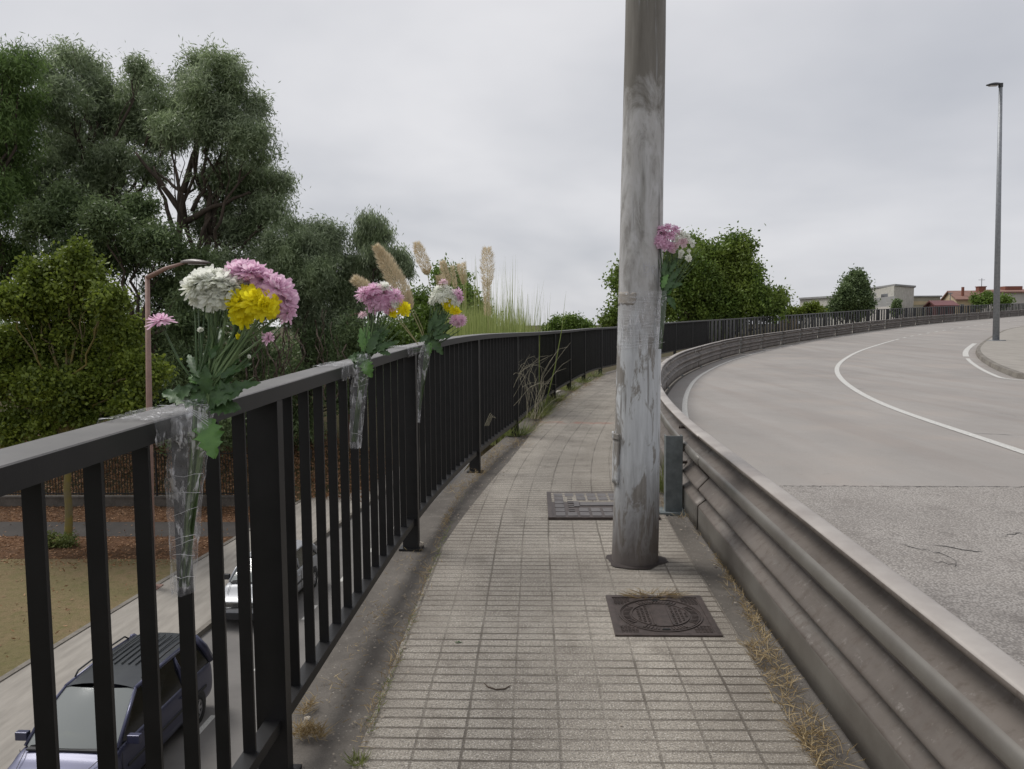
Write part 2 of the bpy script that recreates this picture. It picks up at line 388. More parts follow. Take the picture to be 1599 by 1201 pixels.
MT = dict(
    tiles=m_tiles(), conc=m_concrete(), road=m_road(), rail=m_rail(), pole=m_pole(), film=m_film(),
    kerbc=m_concrete('kerb_concrete', (.24, .22, .19), (.13, .115, .10), False),
    wallc=m_concrete('retaining_concrete', (.27, .255, .235), (.17, .16, .145), False),
    galv=simple('galvanised_post', (.20, .225, .23), (.13, .15, .155), 14, .5, .35, bump=.1),
    fence=simple('charcoal_paint', (.0125, .012, .0125), (.008, .008, .0085), 9, .42, 0, .4, bump=.15, bscale=220, bdist=.001),
    railtop=simple('dust_and_sheen_rail_top', (.15, .142, .135), (.105, .10, .097), 5, .42, 0, .6, bump=.2, bscale=150, bdist=.001, stretch=(1, 1, 1)),  # sky sheen painted into the pale top colour, along with dust
    zinc=simple('zinc_band', (.178, .168, .15), (.125, .113, .10), 3, .45, .25, .6, bump=.12, bscale=60),  # paler bands on the beam; the brown recesses between carry painted shade
    lip=simple('dusty_skylit_beam_lip', (.40, .37, .34), (.28, .25, .23), 2.5, .55, .15, .5, bump=.15, bscale=60),  # dust and sky light painted into the up-facing lip
    iron=simple('black_iron', (.012, .012, .012), None, 9, .5),
    white=simple('road_paint', (.58, .57, .54), (.40, .39, .365), 30, .75, bump=.2, bscale=200),
    street=simple('street_asphalt', (.17, .16, .15), (.13, .122, .115), .8, .85, bump=.3, bscale=150),
    pathm=simple('path_asphalt', (.042, .035, .030), (.028, .023, .02), .9, .9, bump=.4, bscale=90),
    side=simple('sidewalk_slabs', (.31, .285, .25), (.235, .215, .188), 2.2, .85, bump=.4, bscale=30, stretch=(2.2, .35, 1)),
    grassg=m_ground('dry_lawn', (.25, .185, .105), (.19, .165, .08), (.135, .14, .05), 1.4, 30),
    litter=m_ground('leaf_litter_ground', (.15, .078, .042), (.085, .05, .028), (.26, .15, .085), 2.0, 30),
    hill=m_ground('wooded_slope', (.085, .065, .035), (.05, .052, .02), (.12, .085, .05), 2.0, 25),
    earth=m_ground('rough_earth', (.12, .10, .06), (.08, .10, .04), (.16, .13, .08), .6, 12),
    field=m_ground('dry_field_grass', (.36, .35, .20), (.24, .27, .13), (.42, .38, .26), .3, 6),
    castiron=simple('cast_iron', (.10, .078, .070), (.065, .052, .047), 22, .5, .45, bump=.5, bscale=160, bdist=.002),
    bark=simple('bark', (.085, .062, .045), (.045, .034, .026), 5, .9, bump=.6, bscale=22, bdist=.03, stretch=(1, 1, .25)),
    barkpale=simple('lichen_bark', (.15, .125, .08), (.20, .16, .035), 1.6, .9, bump=.5, bscale=30, bdist=.02),
    vine=simple('dry_vine', (.105, .075, .055), (.06, .045, .034), 5, .9),
    euc=leafmat('eucalyptus_leaves', (.075, .105, .055), (.50, .58, .38), .45, .36, (.27, .36, .15)),
    eucg=leafmat('green_eucalyptus_leaves', (.06, .105, .03), (.24, .36, .11), .4, .5),
    broad=leafmat('yellow_green_leaves', (.05, .08, .014), (.29, .36, .055), .35, .5, (.18, .24, .035)),
    round_=leafmat('round_tree_leaves', (.03, .065, .016), (.22, .33, .065), .35, .5, (.26, .31, .05)),
    darkl=leafmat('dark_tree_leaves', (.045, .075, .03), (.24, .32, .14), .35, .42),
    bushl=leafmat('bush_leaves', (.07, .12, .02), (.23, .34, .07), .3, .5),
    straw=leafmat('straw', (.24, .165, .08), (.46, .36, .20), .2, .6, (.36, .27, .13)),
    grassb=leafmat('green_blades', (.08, .12, .03), (.24, .29, .09), .35, .5, (.30, .27, .11)),
    reed=leafmat('reed_blades', (.16, .22, .05), (.52, .58, .22), .35, .5, (.45, .46, .2)),
    plume=leafmat('pampas_plume', (.55, .46, .31), (.85, .76, .58), .4, .8, (.74, .64, .45)),
    oldleaf=leafmat('fallen_leaves', (.14, .065, .03), (.40, .23, .12), .1, .7),
    rust=simple('pink_brown_paint', (.30, .19, .155), (.25, .155, .125), 6, .6),
    lampgrey=simple('lamp_pole_steel', (.30, .315, .33), (.23, .24, .255), 8, .5, .4),
    lamphead=simple('lamp_head_dark', (.03, .032, .036), None, 8, .45),
    lens=simple('lamp_glass', (.45, .43, .40), None, 5, .2),
    paper=simple('torn_paper', (.36, .33, .29), (.27, .245, .215), 30, .9),
    chalk=simple('chalk_scratch', (.50, .50, .52), None, 60, .95),
    stone=simple('pale_stone', (.50, .45, .37), (.38, .33, .27), 20, .9, bump=.4, bscale=60),
    stem=simple('flower_stem', (.17, .24, .10), (.10, .165, .06), 20, .55),
    stemd=simple('dark_flower_stem', (.06, .11, .03), (.035, .07, .022), 20, .55),
    fleaf=simple('flower_leaf', (.055, .115, .030), (.032, .072, .022), 30, .55, bump=.3, bscale=120),
    fleafl=simple('bright_flower_leaf', (.12, .25, .055), (.085, .19, .045), 40, .5, bump=.3, bscale=120),
)
def petalmat(name, a, b, tip):
    t = NT(name); at_ = t.n('ShaderNodeAttribute', attribute_name='tint').outputs['Fac']
    col = t.mix(at_, a, b); col = t.mix(t.math('MULTIPLY', t.noise(t.coord(), 40, 3), .35), col, tip)
    bs = t.bsdf(col, .6, 0, .25); tr = t.n('ShaderNodeBsdfTranslucent'); t.set(tr.inputs[0], col)
    mx = t.n('ShaderNodeMixShader'); mx.inputs[0].default_value = .55; t.t.links.new(bs, mx.inputs[1]); t.t.links.new(tr.outputs[0], mx.inputs[2])
    return t.done(mx.outputs[0])
PET = dict(w=petalmat('white_petals', (.88, .89, .80), (.95, .95, .92), (.90, .92, .84)), p=petalmat('pink_petals', (.84, .55, .73), (.93, .77, .87), (.90, .68, .74)),
           y=petalmat('yellow_petals', (.95, .86, .03), (.98, .92, .06), (.95, .84, .02)), l=petalmat('pale_pink_petals', (.82, .62, .68), (.88, .76, .78), (.84, .68, .70)))
# ================================================================ SETTING
# --- lower ground, one sheet to the horizon
def sheet(name, mat, xs, ysv, zf, kind='structure', uv=False):
    X, Y = np.meshgrid(xs, ysv); nx, ny = len(xs), len(ysv)
    Z = np.vectorize(zf)(X, Y)
    V = np.stack([X.ravel(), Y.ravel(), Z.ravel()], 1)
    i = np.arange(nx * ny).reshape(ny, nx)
    Q = np.stack([i[:-1, :-1].ravel(), i[:-1, 1:].ravel(), i[1:, 1:].ravel(), i[1:, :-1].ravel()], 1)
    o = npmesh(name, V, Q, mat); o['kind'] = kind
    return o
def hillz(x, y):
    e = max(0, min(1, (y - 33.9) / 22)) * 3.6 * max(0, min(1, (-8.5 - x) / 4 + .25))
    e *= max(0, min(1, (150 - y) / 60)) * max(0, min(1, (90 + x) / 30))
    return ZL - .03 + e + (.12 * math.sin(x * 1.3 + y * .7) * min(e, 1))
xs_ = np.unique(np.concatenate([np.linspace(-6000, -100, 6), np.linspace(-100, 10, 90), np.linspace(10, 6000, 8)]))
ys_ = np.unique(np.concatenate([[-2000, -200, 0], np.linspace(10, 33.9, 6), np.linspace(34, 150, 90), [300, 900, 2500, 6500]]))
sheet('ground', MT['hill'], xs_, ys_, hillz)
mb = MB(); mb.add([(24, 66, ZL + .03), (330, 66, ZL + .03), (330, 700, ZL + .03), (245, 700, ZL + .03)], [(0, 1, 2, 3)]); mb.build('dry_field', MT['field'])['kind'] = 'structure'
SL = [(-13.1, 4), (-12.6, 12), (-12.3, 18.4), (-12.0, 23), (-11.5, 29.4), (-10.6, 38), (-9.2, 48), (-7.5, 58), (-5.0, 72), (0, 95)]
SL = resample(smooth(np.array(SL, float), 2), .6)
def ribbon(name, P, o1, o2, z, mat, zf=None, parent=None):
    A = offset(P, o1); B = offset(P, o2); n = len(P)
    zf = zf or (lambda p: z)
    V = np.array([(a[0], a[1], zf(a)) for a in A] + [(b[0], b[1], zf(b)) for b in B])
    i = np.arange(n - 1); Q = np.stack([i, n + i, n + i + 1, i + 1], 1)
    uvv = np.concatenate([np.stack([np.full(n, o1), arclen(P)], 1), np.stack([np.full(n, o2), arclen(P)], 1)])
    return npmesh(name, V, Q, mat, parent, uv=uvv)
ribbon('street', SL, 3.2, 16.5, ZL, MT['street'])['kind'] = 'structure'
# sidewalk below, a real step above the street
A = offset(SL, 0); mb = MB()
prof = [(0.12, 0), (0.12, .0), (3.15, .0), (3.3, 0), (3.3, -.14)]
def sweep(mb, P, prof, zf, m=0, closed=False):
    N_ = normals(P); n = len(P); k = len(prof)
    vs = []
    for (p, q) in zip(P, N_):
        z0 = zf(p)
        for (o, h) in prof: vs.append((p[0] + q[0] * o, p[1] + q[1] * o, z0 + h))
    fs = []
    for i in range(n - 1):
        for j in range(k if closed else k - 1):
            a, b = i * k + j, i * k + (j + 1) % k
            fs.append((a, a + k, b + k, b))
    if closed: fs += [tuple(range(k)), tuple((n - 1) * k + j for j in reversed(range(k)))]
    mb.add(vs, fs, m)
mb = MB(); sweep(mb, SL, [(.14, .0), (3.15, .0)], lambda p: ZL + .14); mb.build('sidewalk', MT['side'])['kind'] = 'structure'
mb = MB(); sweep(mb, SL, [(3.15, .144), (3.3, .144), (3.31, 0)], lambda p: ZL); sweep(mb, SL, [(-.02, .02), (-.02, .17), (.14, .17), (.14, .13)], lambda p: ZL)
mb.build('sidewalk_kerb', MT['kerbc'])['kind'] = 'structure'
# lawn, litter, path (lie left of the sidewalk)
def left_sheet(name, mat, y0, y1, dz, xl=-60, stp=.5, bump=.0):
    yy = np.linspace(y0, y1, int((y1 - y0) / stp) + 1); V = []; 
    sx = lambda y: float(np.interp(y, SL[:, 1], SL[:, 0])) - .01
    cols = np.linspace(0, 1, 24) ** 1.5
    for y in yy:
        x1 = sx(y)
        for c in cols: V.append((x1 + (xl - x1) * c, y, ZL + dz))
    V = np.array(V); i = np.arange(len(V)).reshape(len(yy), len(cols))
    Q = np.stack([i[:-1, :-1].ravel(), i[1:, :-1].ravel(), i[1:, 1:].ravel(), i[:-1, 1:].ravel()], 1)
    o = npmesh(name, V, Q, mat); o['kind'] = 'structure'; return o
left_sheet('lawn', MT['grassg'], 4, 26.0, .10)
left_sheet('leaf_strewn_ground', MT['litter'], 26.0, 28.9, .096)
left_sheet('asphalt_path', MT['pathm'], 28.9, 31.1, .098)
left_sheet('leaf_strewn_bank', MT['litter'], 31.1, 33.9, .10)
# parking bay marks
mb = MB()
for y in np.arange(8, 60, 3.2):
    p = np.array([np.interp(y, SL[:, 1], SL[:, 0]), y]); x = p[0] + 5.55
    mb.add([(x, y, ZL + .004), (x + .12, y, ZL + .004), (x + .16, y + 1.1, ZL + .004), (x + .04, y + 1.1, ZL + .004)], [(0, 1, 2, 3)])
mb.build('parking_bay_marking', MT['white'])['kind'] = 'structure'
# embankment beside the ramp
EP = FP[(FP[:, 1] > 12) & (FP[:, 1] < 90)][::10]
Nn = normals(EP); mb = MB(); vs_ = []; prof = [(-.2, -.5), (-1.3, -.6), (-1.9, -1.5), (-2.1, -4), (-2.5, -7.2)]
for i, (p, q) in enumerate(zip(EP, Nn)):
    e = min(1, i / 3)
    for o, h in prof: vs_.append((p[0] + q[0] * o, p[1] + q[1] * o, ZL + .01 + max(0, (g(p[1]) + h - ZL)) * e + .08 * math.sin(i * 1.7 + o)))
n_, k_ = len(EP), len(prof); mb.add(vs_, [(i * k_ + j, i * k_ + j + 1, (i + 1) * k_ + j + 1, (i + 1) * k_ + j) for i in range(n_ - 1) for j in range(k_ - 1)])
mb.build('embankment', MT['hill'], shade=True)['kind'] = 'structure'
# --- deck: concrete base, tiles, road
rows = np.concatenate([np.arange(-5, 30, .1), np.arange(30, 148, .5)])
def fx(Y): return float(np.interp(Y, FP[:, 1], FP[:, 0]))
TLO = lambda Y: float(np.interp(Y, [0, 5, 6.5, 8, 10, 13, 20, 40], [.26, .15, .19, .2, .14, .13, .13, .13]))
def rowsheet(name, fa, fb, dz, mat, ncol, uv=False, rows=rows):
    V = []
    for Y in rows:
        a, b = fa(Y), fb(Y); z = g(Y) + dz
        for c in np.linspace(0, 1, ncol): V.append((a + (b - a) * c, Y, z))
    V = np.array(V); i = np.arange(len(V)).reshape(len(rows), ncol)
    Q = np.stack([i[:-1, :-1].ravel(), i[:-1, 1:].ravel(), i[1:, 1:].ravel(), i[1:, :-1].ravel()], 1)
    U = None
    if uv:
        RA = arclen(RAILP); RN = normals(RAILP); U = np.zeros((len(V), 2))
        for k in range(0, len(V)):
            x, y = V[k, 0], V[k, 1]; lo_ = max(0, int((y + 6) / .25) - 24); hi_ = min(len(RAILP), lo_ + 48)
            d2 = (RAILP[lo_:hi_, 0] - x) ** 2 + (RAILP[lo_:hi_, 1] - y) ** 2; j = lo_ + int(np.argmin(d2))
            dv = np.array([x, y]) - RAILP[j]; tt = np.array([-RN[j, 1], RN[j, 0]])
            U[k] = (-dv @ RN[j], RA[j] + dv @ tt)
    o = npmesh(name, V, Q, mat, uv=U); o['kind'] = 'structure'; return o
rowsheet('walkway_concrete', lambda Y: fx(Y) - .17, lambda Y: railx(Y) + .2, -.010, MT['conc'], 6)
rowsheet('paved_walkway', lambda Y: fx(Y) + TLO(Y), lambda Y: railx(Y) - .15, 0, MT['tiles'], 8, True)
rowsheet('road', lambda Y: railx(Y) + .10, lambda Y: railx(Y) + 110, -.005, MT['road'], 2)
# --- painted lines
cl = [(-8, 9.0)]
clp = [(1599, 707), (1560, 694), (1499.8, 674), (1442.5, 655), (1397.5, 639), (1363.5, 624.7), (1334.6, 609), (1313.7, 593.3), (1305.8, 580), (1308.4, 569.7), (1319, 560.5), (1337.3, 550), (1363.5, 540.9), (1389.7, 533), (1415.9, 526.4)]
pts = [deck(a, b, -.005) for a, b in clp]
p0, p1 = pts[0], pts[1]
cpl = np.array([(p0.x + (p0.x - p1.x) * k, p0.y + (p0.y - p1.y) * k) for k in (14, 8, 4, 1.5)] + [(p.x, p.y) for p in pts])
print('centre line', [tuple(round(c, 1) for c in p) for p in cpl[4:]], 'rail', railx(20), fx(20))
# beyond the tracing follow the rail at a constant distance
last = cpl[-1]; ro = offset(RAILP, 5.0)
def dist_to(P, q): return float(np.min(np.hypot(P[:, 0] - q[0], P[:, 1] - q[1])))
dl = dist_to(RAILP, last); ro = offset(RAILP, dl); tail = ro[ro[:, 1] > last[1] + 2][::8]
cpl = np.concatenate([cpl, tail]); cpl = resample(smooth(cpl, 3), .3)
zr = lambda p: g(p[1])
def paint(name, P, w_, dash=None):
    mb = MB(); s = arclen(P)
    if dash is None: sweep(mb, P, [(-w_ / 2, .001), (w_ / 2, .001)], zr)
    else:
        on, off_, start = dash
        seg = P[s < start]
        if len(seg) > 2: sweep(mb, seg, [(-w_ / 2, .001), (w_ / 2, .001)], zr)
        t = start
        while t < s[-1] - on:
            sel = P[(s >= t) & (s <= t + on)]
            if len(sel) > 1: sweep(mb, sel, [(-w_ / 2, .001), (w_ / 2, .001)], zr)
            t += on + off_
    o = mb.build(name, MT['white']); o['kind'] = 'structure'; return o
s_dash = float(arclen(cpl)[np.argmin(np.abs(cpl[:, 1] - 44))])
paint('centre_line', cpl, .13, (1.2, 1.2, s_dash))
ep = resample(offset(RAILP, .48), .3); s_e = float(np.interp(34, ep[:, 1], arclen(ep)))
paint('edge_line', ep, .09, (1.2, 1.2, s_e))
# --- island with lamp
isl = [(1599, 594.6), (1573, 585.5), (1547, 573.6), (1528.6, 561.8), (1522.0, 551.3), (1526, 543.5), (1539, 533), (1557.5, 522.5), (1573, 516), (1598, 508)]
ip = [deck(a, b, 0) for a, b in isl]; ip = [(p.x, p.y) for p in ip]
print('island', [tuple(round(c, 1) for c in p) for p in ip])
a_, b_ = ip[0], ip[1]; ip = [(a_[0] + (a_[0] - b_[0]) * 2.5 + 6, a_[1] + (a_[1] - b_[1]) * 2.5)] + ip
ip = [(p[0], min(p[1], 62)) for p in ip] + [(50, 72)]
IP = resample(smooth(np.array(ip, float), 3), .5)
mb = MB(); sweep(mb, IP, [(0, 0), (.03, .13), (.17, .13)], zr); mb.build('island_kerb', MT['kerbc'])['kind'] = 'structure'
inn = offset(IP, .17); cen = np.array([max(inn[:, 0]) + 8, 42.0]); mb = MB()
V = []; nr = 16
for p in inn:
    for k in range(nr):
        q = p + (cen - p) * (k / (nr - 1)) ; V.append((q[0], q[1], g(q[1]) + .132))
mb.add(V, [(i * nr + j, i * nr + j + 1, (i + 1) * nr + j + 1, (i + 1) * nr + j) for i in range(len(inn) - 1) for j in range(nr - 1)])
mb.build('island_pavement', MT['side'])['kind'] = 'structure'
el = resample(offset(IP, -.35), .3); kk = [i for i, p in enumerate(el) if not (ip[5][1] - 4.5 < p[1] < ip[5][1] - 2.0)]
e1 = el[el[:, 1] < ip[5][1] - 3.2]; e2 = el[(el[:, 1] > ip[5][1] - 2.2) & (el[:, 1] < ip[5][1] + 8)]
mb = MB(); sweep(mb, e1, [(-.06, .001), (.06, .001)], zr); sweep(mb, e2, [(-.10, .001), (.10, .001)], zr) if len(e2) > 2 else None
mb.build('island_edge_line', MT['white'])['kind'] = 'structure'
# --- cracks in the old surface
mb = MB()
def crack(px, w_=.008, jit=.035):
    P = [deck(a, b) for a, b in px]; Q = []
    for a, b in zip(P[:-1], P[1:]):
        n = max(3, int((b - a).length / .05))
        for i in range(n): Q.append(a.lerp(b, i / n) + Vector((random.uniform(-jit, jit) * .5, random.uniform(-jit, jit), 0)))
    Q.append(P[-1]); A = []; B = []
    for i, q in enumerate(Q):
        ww = w_ * random.uniform(.3, 1.2) * min(1, (i + .5) / 3, (len(Q) - i) / 3)
        A.append(Vector((q.x - ww * .3, q.y - ww, g(q.y) - .002))); B.append(Vector((q.x + ww * .3, q.y + ww, g(q.y) - .002)))
    mb.strip(A, B)
crack([(1402, 846), (1420, 852), (1450, 858), (1480, 868), (1500, 890)]); crack([(1440, 848), (1490, 856), (1535, 860)]); crack([(1455, 876), (1480, 880), (1497, 884)])
crack([(1560, 836), (1580, 832), (1598, 833)]); crack([(1558, 644), (1580, 648), (1599, 654)], .012); crack([(1332, 607), (1352, 606.5)], .015, .02); crack([(1400, 585), (1412, 590)], .015); crack([(1310, 583), (1326, 583)], .01)
crack([(1516, 676), (1560, 678), (1599, 680)], .007, .01)
mb.build('road_crack', simple('crack_dark', (.045, .04, .036)))['kind'] = 'structure'
# --- retaining wall of the ramp
mb = MB(); WP = FP[::5]; sweep(mb, WP, [(-.12, -.012), (-.17, -.012), (-.17, -.42), (-.14, -.44), (-.14, -8.5)], zr)
o = mb.build('retaining_wall', MT['wallc']); tag(o, 'tall pale concrete side wall under the footpath railing', 'wall')
# ================================================================ RAILING
fence = empty('railing'); tag(fence, 'long black metal railing with vertical bars curving along the left of the footpath', 'railing')
FH = 1.346
def zf_f(p): return g(p[1])
P1 = FP[FP[:, 1] > -4]
P_near = P1[P1[:, 1] < 30]; P_far = P1[P1[:, 1] >= 29.9][::5]; PR = np.concatenate([P_near, P_far])
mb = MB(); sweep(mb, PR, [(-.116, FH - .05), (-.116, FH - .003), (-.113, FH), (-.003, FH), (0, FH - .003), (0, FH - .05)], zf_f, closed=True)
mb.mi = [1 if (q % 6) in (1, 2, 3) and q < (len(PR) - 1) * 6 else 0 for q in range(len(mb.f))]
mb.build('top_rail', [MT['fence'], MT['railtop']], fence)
mb = MB(); sweep(mb, PR, [(-.075, .165), (-.075, .205), (-.02, .205), (-.02, .165)], zf_f, closed=True)
mb.build('bottom_rail', MT['fence'], fence)
def fbox(mb, s, o, sx, sy, z0, z1, grow=0.0):      # o = centre offset from the front line (negative = outwards), sx across, sy along
    p, nrm = fpoint(s); T = Vector((-nrm.y, nrm.x, 0)); c = p + nrm * o
    mb.box((c.x, c.y, p.z + (z0 + z1) / 2), (sx, sy, z1 - z0), ax=(nrm, T, Vector((0, 0, 1))))
s0 = s_at_Y(2.525); SEND = FS[-1] - 1; posts = [s0 + 2.5 * k for k in range(-2, int((SEND - s0) / 2.5))]
bars = []
for sp_ in posts:
    mb = MB(); fbox(mb, sp_, -.052, .104, .052, -.01, FH - .051); fbox(mb, sp_, -.052, .15, .10, -.009, .004)
    mb.build('post', MT['fence'], fence)
    base = sp_ - 2.5 if False else sp_
    bars += [sp_ + .217 + .188 * k for k in range(12)]
bars = sorted(bars)
vis = [b for b in bars if fpoint(b)[0].y > 1.05][:100]; rest = [b for b in bars if b not in vis]
for b in vis:
    mb = MB(); fbox(mb, b, -.0525, .039, .010, .204, FH - .0505); mb.build('baluster', MT['fence'], fence)
mb = MB()
for b in rest:
    if FS[0] + .3 < b < SEND and fpoint(b)[0].y < 36: fbox(mb, b, -.0525, .056, .012, .204, FH - .0505)
sb_ = s_at_Y(36)
while sb_ < SEND:
    fbox(mb, sb_, -.0525, .05, .36 if fpoint(sb_)[0].y < 56 else .24, .204, FH - .0505); sb_ += .62
o = mb.build('baluster', MT['fence'], fence); o['kind'] = 'stuff'
# ================================================================ GUARD RAIL
gr = empty('guard_rail'); tag(gr, 'brown weathered steel crash barrier curving between the footpath and the road', 'guard rail')
GP = np.concatenate([RAILP[(RAILP[:, 1] > -4) & (RAILP[:, 1] < 30)], RAILP[RAILP[:, 1] >= 30][::3]])
up_ = [(.095, .668), (.094, .682), (.090, .690), (.082, .697), (.07, .700), (.040, .701), (.012, .698), (.006, .695), (.002, .690), (0, .683), (.001, .676), (.005, .670), (.012, .664), (.042, .650), (.075, .632), (.086, .623), (.092, .612), (.093, .602), (.090, .594), (.082, .582), (.070, .572), (.045, .560), (.020, .546), (.010, .539), (.004, .530), (.001, .521), (.0, .512), (.001, .498), (.003, .488), (.007, .478), (.014, .470), (.036, .455), (.060, .438), (.070, .431), (.078, .424), (.081, .416), (.080, .408)]
lw_ = [(.082, .402), (.072, .390), (.060, .378), (.040, .357), (.020, .335), (.009, .325), (.004, .318), (.001, .312), (.002, .306), (.007, .300), (.014, .294), (.033, .281), (.052, .268), (.060, .262), (.064, .254), (.063, .247), (.058, .240), (.034, .220), (.010, .202), (.003, .196), (.0, .188), (.0, .175), (.0, .10), (.0, .02)]
def seg_mat(pr, a, b):      # 0 rust with recess shade painted in, 1 zinc, 2 lip painted skylit
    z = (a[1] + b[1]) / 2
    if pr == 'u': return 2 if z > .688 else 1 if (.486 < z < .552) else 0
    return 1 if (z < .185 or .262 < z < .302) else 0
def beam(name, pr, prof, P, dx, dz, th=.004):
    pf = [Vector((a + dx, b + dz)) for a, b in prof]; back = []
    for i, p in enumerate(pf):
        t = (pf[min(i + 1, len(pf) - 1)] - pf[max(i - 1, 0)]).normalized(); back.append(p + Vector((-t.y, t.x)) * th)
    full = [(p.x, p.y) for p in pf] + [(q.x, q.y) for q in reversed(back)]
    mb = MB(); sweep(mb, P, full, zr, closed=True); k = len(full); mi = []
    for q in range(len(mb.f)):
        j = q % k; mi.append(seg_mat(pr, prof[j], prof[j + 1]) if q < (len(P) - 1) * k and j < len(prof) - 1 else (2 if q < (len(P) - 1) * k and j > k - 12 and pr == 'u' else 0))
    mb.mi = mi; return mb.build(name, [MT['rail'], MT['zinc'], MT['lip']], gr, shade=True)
RS = arclen(RAILP); RNn = normals(RAILP)
def rpoint(s):
    x = float(np.interp(s, RS, RAILP[:, 0])); y = float(np.interp(s, RS, RAILP[:, 1])); nx = float(np.interp(s, RS, RNn[:, 0])); ny = float(np.interp(s, RS, RNn[:, 1]))
    return Vector((x, y, g(y))), Vector((nx, ny, 0)).normalized()
sA = float(np.interp(5.95, RAILP[:, 1], RS))
RF = resample(RAILP, .08); RFS = arclen(RF)
for k in range(-2, 30):
    a0, a1 = sA + 4 * k - .62, sA + 4 * (k + 1) - .30
    if a1 > RFS[-1] - 1: break
    st_ = 2 if k < 6 else 6
    P = RF[(RFS >= a0) & (RFS <= a1)][::st_]
    if len(P) < 3: continue
    odd = k % 2
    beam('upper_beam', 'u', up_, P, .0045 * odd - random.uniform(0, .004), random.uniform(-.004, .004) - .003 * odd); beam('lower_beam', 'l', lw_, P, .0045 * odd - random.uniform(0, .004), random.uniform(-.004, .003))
for k in range(0, 30):
    s = sA + 4 * k
    if s > RS[-1] - 2: break
    p, nr_ = rpoint(s); T = Vector((-nr_.y, nr_.x, 0)); Z = Vector((0, 0, 1))
    mb = MB(); c = p - nr_ * .078
    # open C profile
    mb.box(c + Z * .30 - T * .045, (.13, .006, .60), ax=(nr_, T, Z)); mb.box(c + Z * .30 - nr_ * .062 + T * .004, (.006, .09, .60), ax=(nr_, T, Z)); mb.box(c + Z * .30 + nr_ * .062 + T * .004, (.006, .09, .60), ax=(nr_, T, Z))
    pst = mb.build('post', MT['galv'], gr, bevel=.002)
    mb = MB(); mb.box(c + Z * .0 - nr_ * .03, (.26, .2, .02), ax=(nr_, T, Z))
    for a, b in ((-.13, -.075), (-.13, .075), (.07, -.08)):
        mb.tube([c + nr_ * a + T * b, c + nr_ * a + T * b + Z * .035], .011, 6); 
    mb.build('base_plate', MT['galv'], pst)
    if k in (0, 1, 2):
        for (zz_, tt) in ((.655, .10), (.64, .19), (.475, .10), (.455, .19), (.37, .12), (.335, .21)):
            mb = MB(); q = p + T * (tt - .02) + Z * zz_; mb.tube([q + nr_ * .045, q - nr_ * .012], .013, 6); mb.build('bolt', MT['castiron'], gr)
for k in range(3, 16):
    p, nr_ = rpoint(sA + 6 * k); T = Vector((-nr_.y, nr_.x, 0)); Z = Vector((0, 0, 1)); mb = MB()
    q = p + nr_ * .10 + Z * .585; mb.box(q, (.02, .05, .07), ax=(nr_, (-T + nr_ * .6).normalized(), Z)); mb.build('reflector', simple('reflector_white', (.6, .58, .55)) if k == 3 else bpy.data.materials['reflector_white'], gr)
# ================================================================ POLE
pb = deck(991.5, 884); PY = pb.y + .10; pb = Vector((ony(991.5, 884, PY).x, PY, g(PY)))
ptop = ony(1008.5, 0, PY); print('pole', pb, ptop)
ax = (ptop - pb); zt = ptop.z - pb.z; ax = ax / zt
PTOPZ = 9.0
def pax(z): return pb + ax * z
RB = 73 / F * PY / 2; RTp = 62 / F * (PY - .16) / 2
def prad(z): return RB + (RTp - RB) * z / zt
pole = empty('utility_pole', pb); tag(pole, 'thick grey flaking painted steel pole rising from the middle of the footpath', 'pole')
def loc(o, e):   # parent while keeping the place
    o.parent = e; o.matrix_parent_inverse = Matrix.Translation(-e.location); return o
mb = MB(); zs = np.concatenate([np.linspace(-.02, 4, 60), np.linspace(4.2, PTOPZ, 14)]); n = 48; vs_ = []
for z in zs:
    c = pax(z)
    for j in range(n):
        a = 2 * PI * j / n; r = prad(z) * (1 + .006 * math.sin(3 * a + z * 5) + .004 * math.sin(7 * a - z * 11))
        vs_.append((c.x + r * math.cos(a) - pb.x, c.y + r * math.sin(a) - pb.y, c.z - pb.z))
mb.add(vs_, [(i * n + j, i * n + (j + 1) % n, (i + 1) * n + (j + 1) % n, (i + 1) * n + j) for i in range(len(zs) - 1) for j in range(n)])
mb.add([vs_[-n + j] for j in range(n)], [tuple(range(n))])
o = mb.build('shaft', MT['pole'], pole, shade=True)
def cyl(a, z, dr=0.0):   # point on the pole's surface; a = angle, pi*1.5 faces the camera
    c = pax(z); r = prad(z) + dr; return Vector((c.x + r * math.cos(a) - pb.x, c.y + r * math.sin(a) - pb.y, c.z - pb.z))
def polang(px, py):
    # angle and height on the shaft for a pixel
    best = None
    zc = ony(px, py, PY - .14).z - pb.z
    c = pax(zc); r = prad(zc); dx = (ony(px, py, PY - .1).x - c.x) / r
    dx = max(-.99, min(.99, dx)); return -math.acos(dx) if True else 0, zc
def curved_patch(name, a0, a1, z0, z1, dr, th, mat, ragged=0, nz=8, na=8):
    mb = MB(); vs_ = []
    for i in range(nz + 1):
        for j in range(na + 1):
            a = a0 + (a1 - a0) * j / na; z = z0 + (z1 - z0) * i / nz
            if ragged and i in (0, nz): z += random.uniform(-ragged, ragged)
            if ragged and j in (0, na): a += random.uniform(-ragged, ragged) * 4
            vs_.append(cyl(a, z, dr + th))
    mb.add(vs_, [(i * (na + 1) + j, i * (na + 1) + j + 1, (i + 1) * (na + 1) + j + 1, (i + 1) * (na + 1) + j) for i in range(nz) for j in range(na)])
    o = mb.build(name, mat, pole, shade=True); md = o.modifiers.new('s', 'SOLIDIFY'); md.thickness = th + .002; md.offset = -1
    return o
ah0, zh1 = polang(957, 688); ah1, _ = polang(969, 688); _, zh0 = polang(962, 760)
hat = curved_patch('hatch_cover', ah0 - .45, ah1, zh0, zh1, .004, .008, MT['pole'])
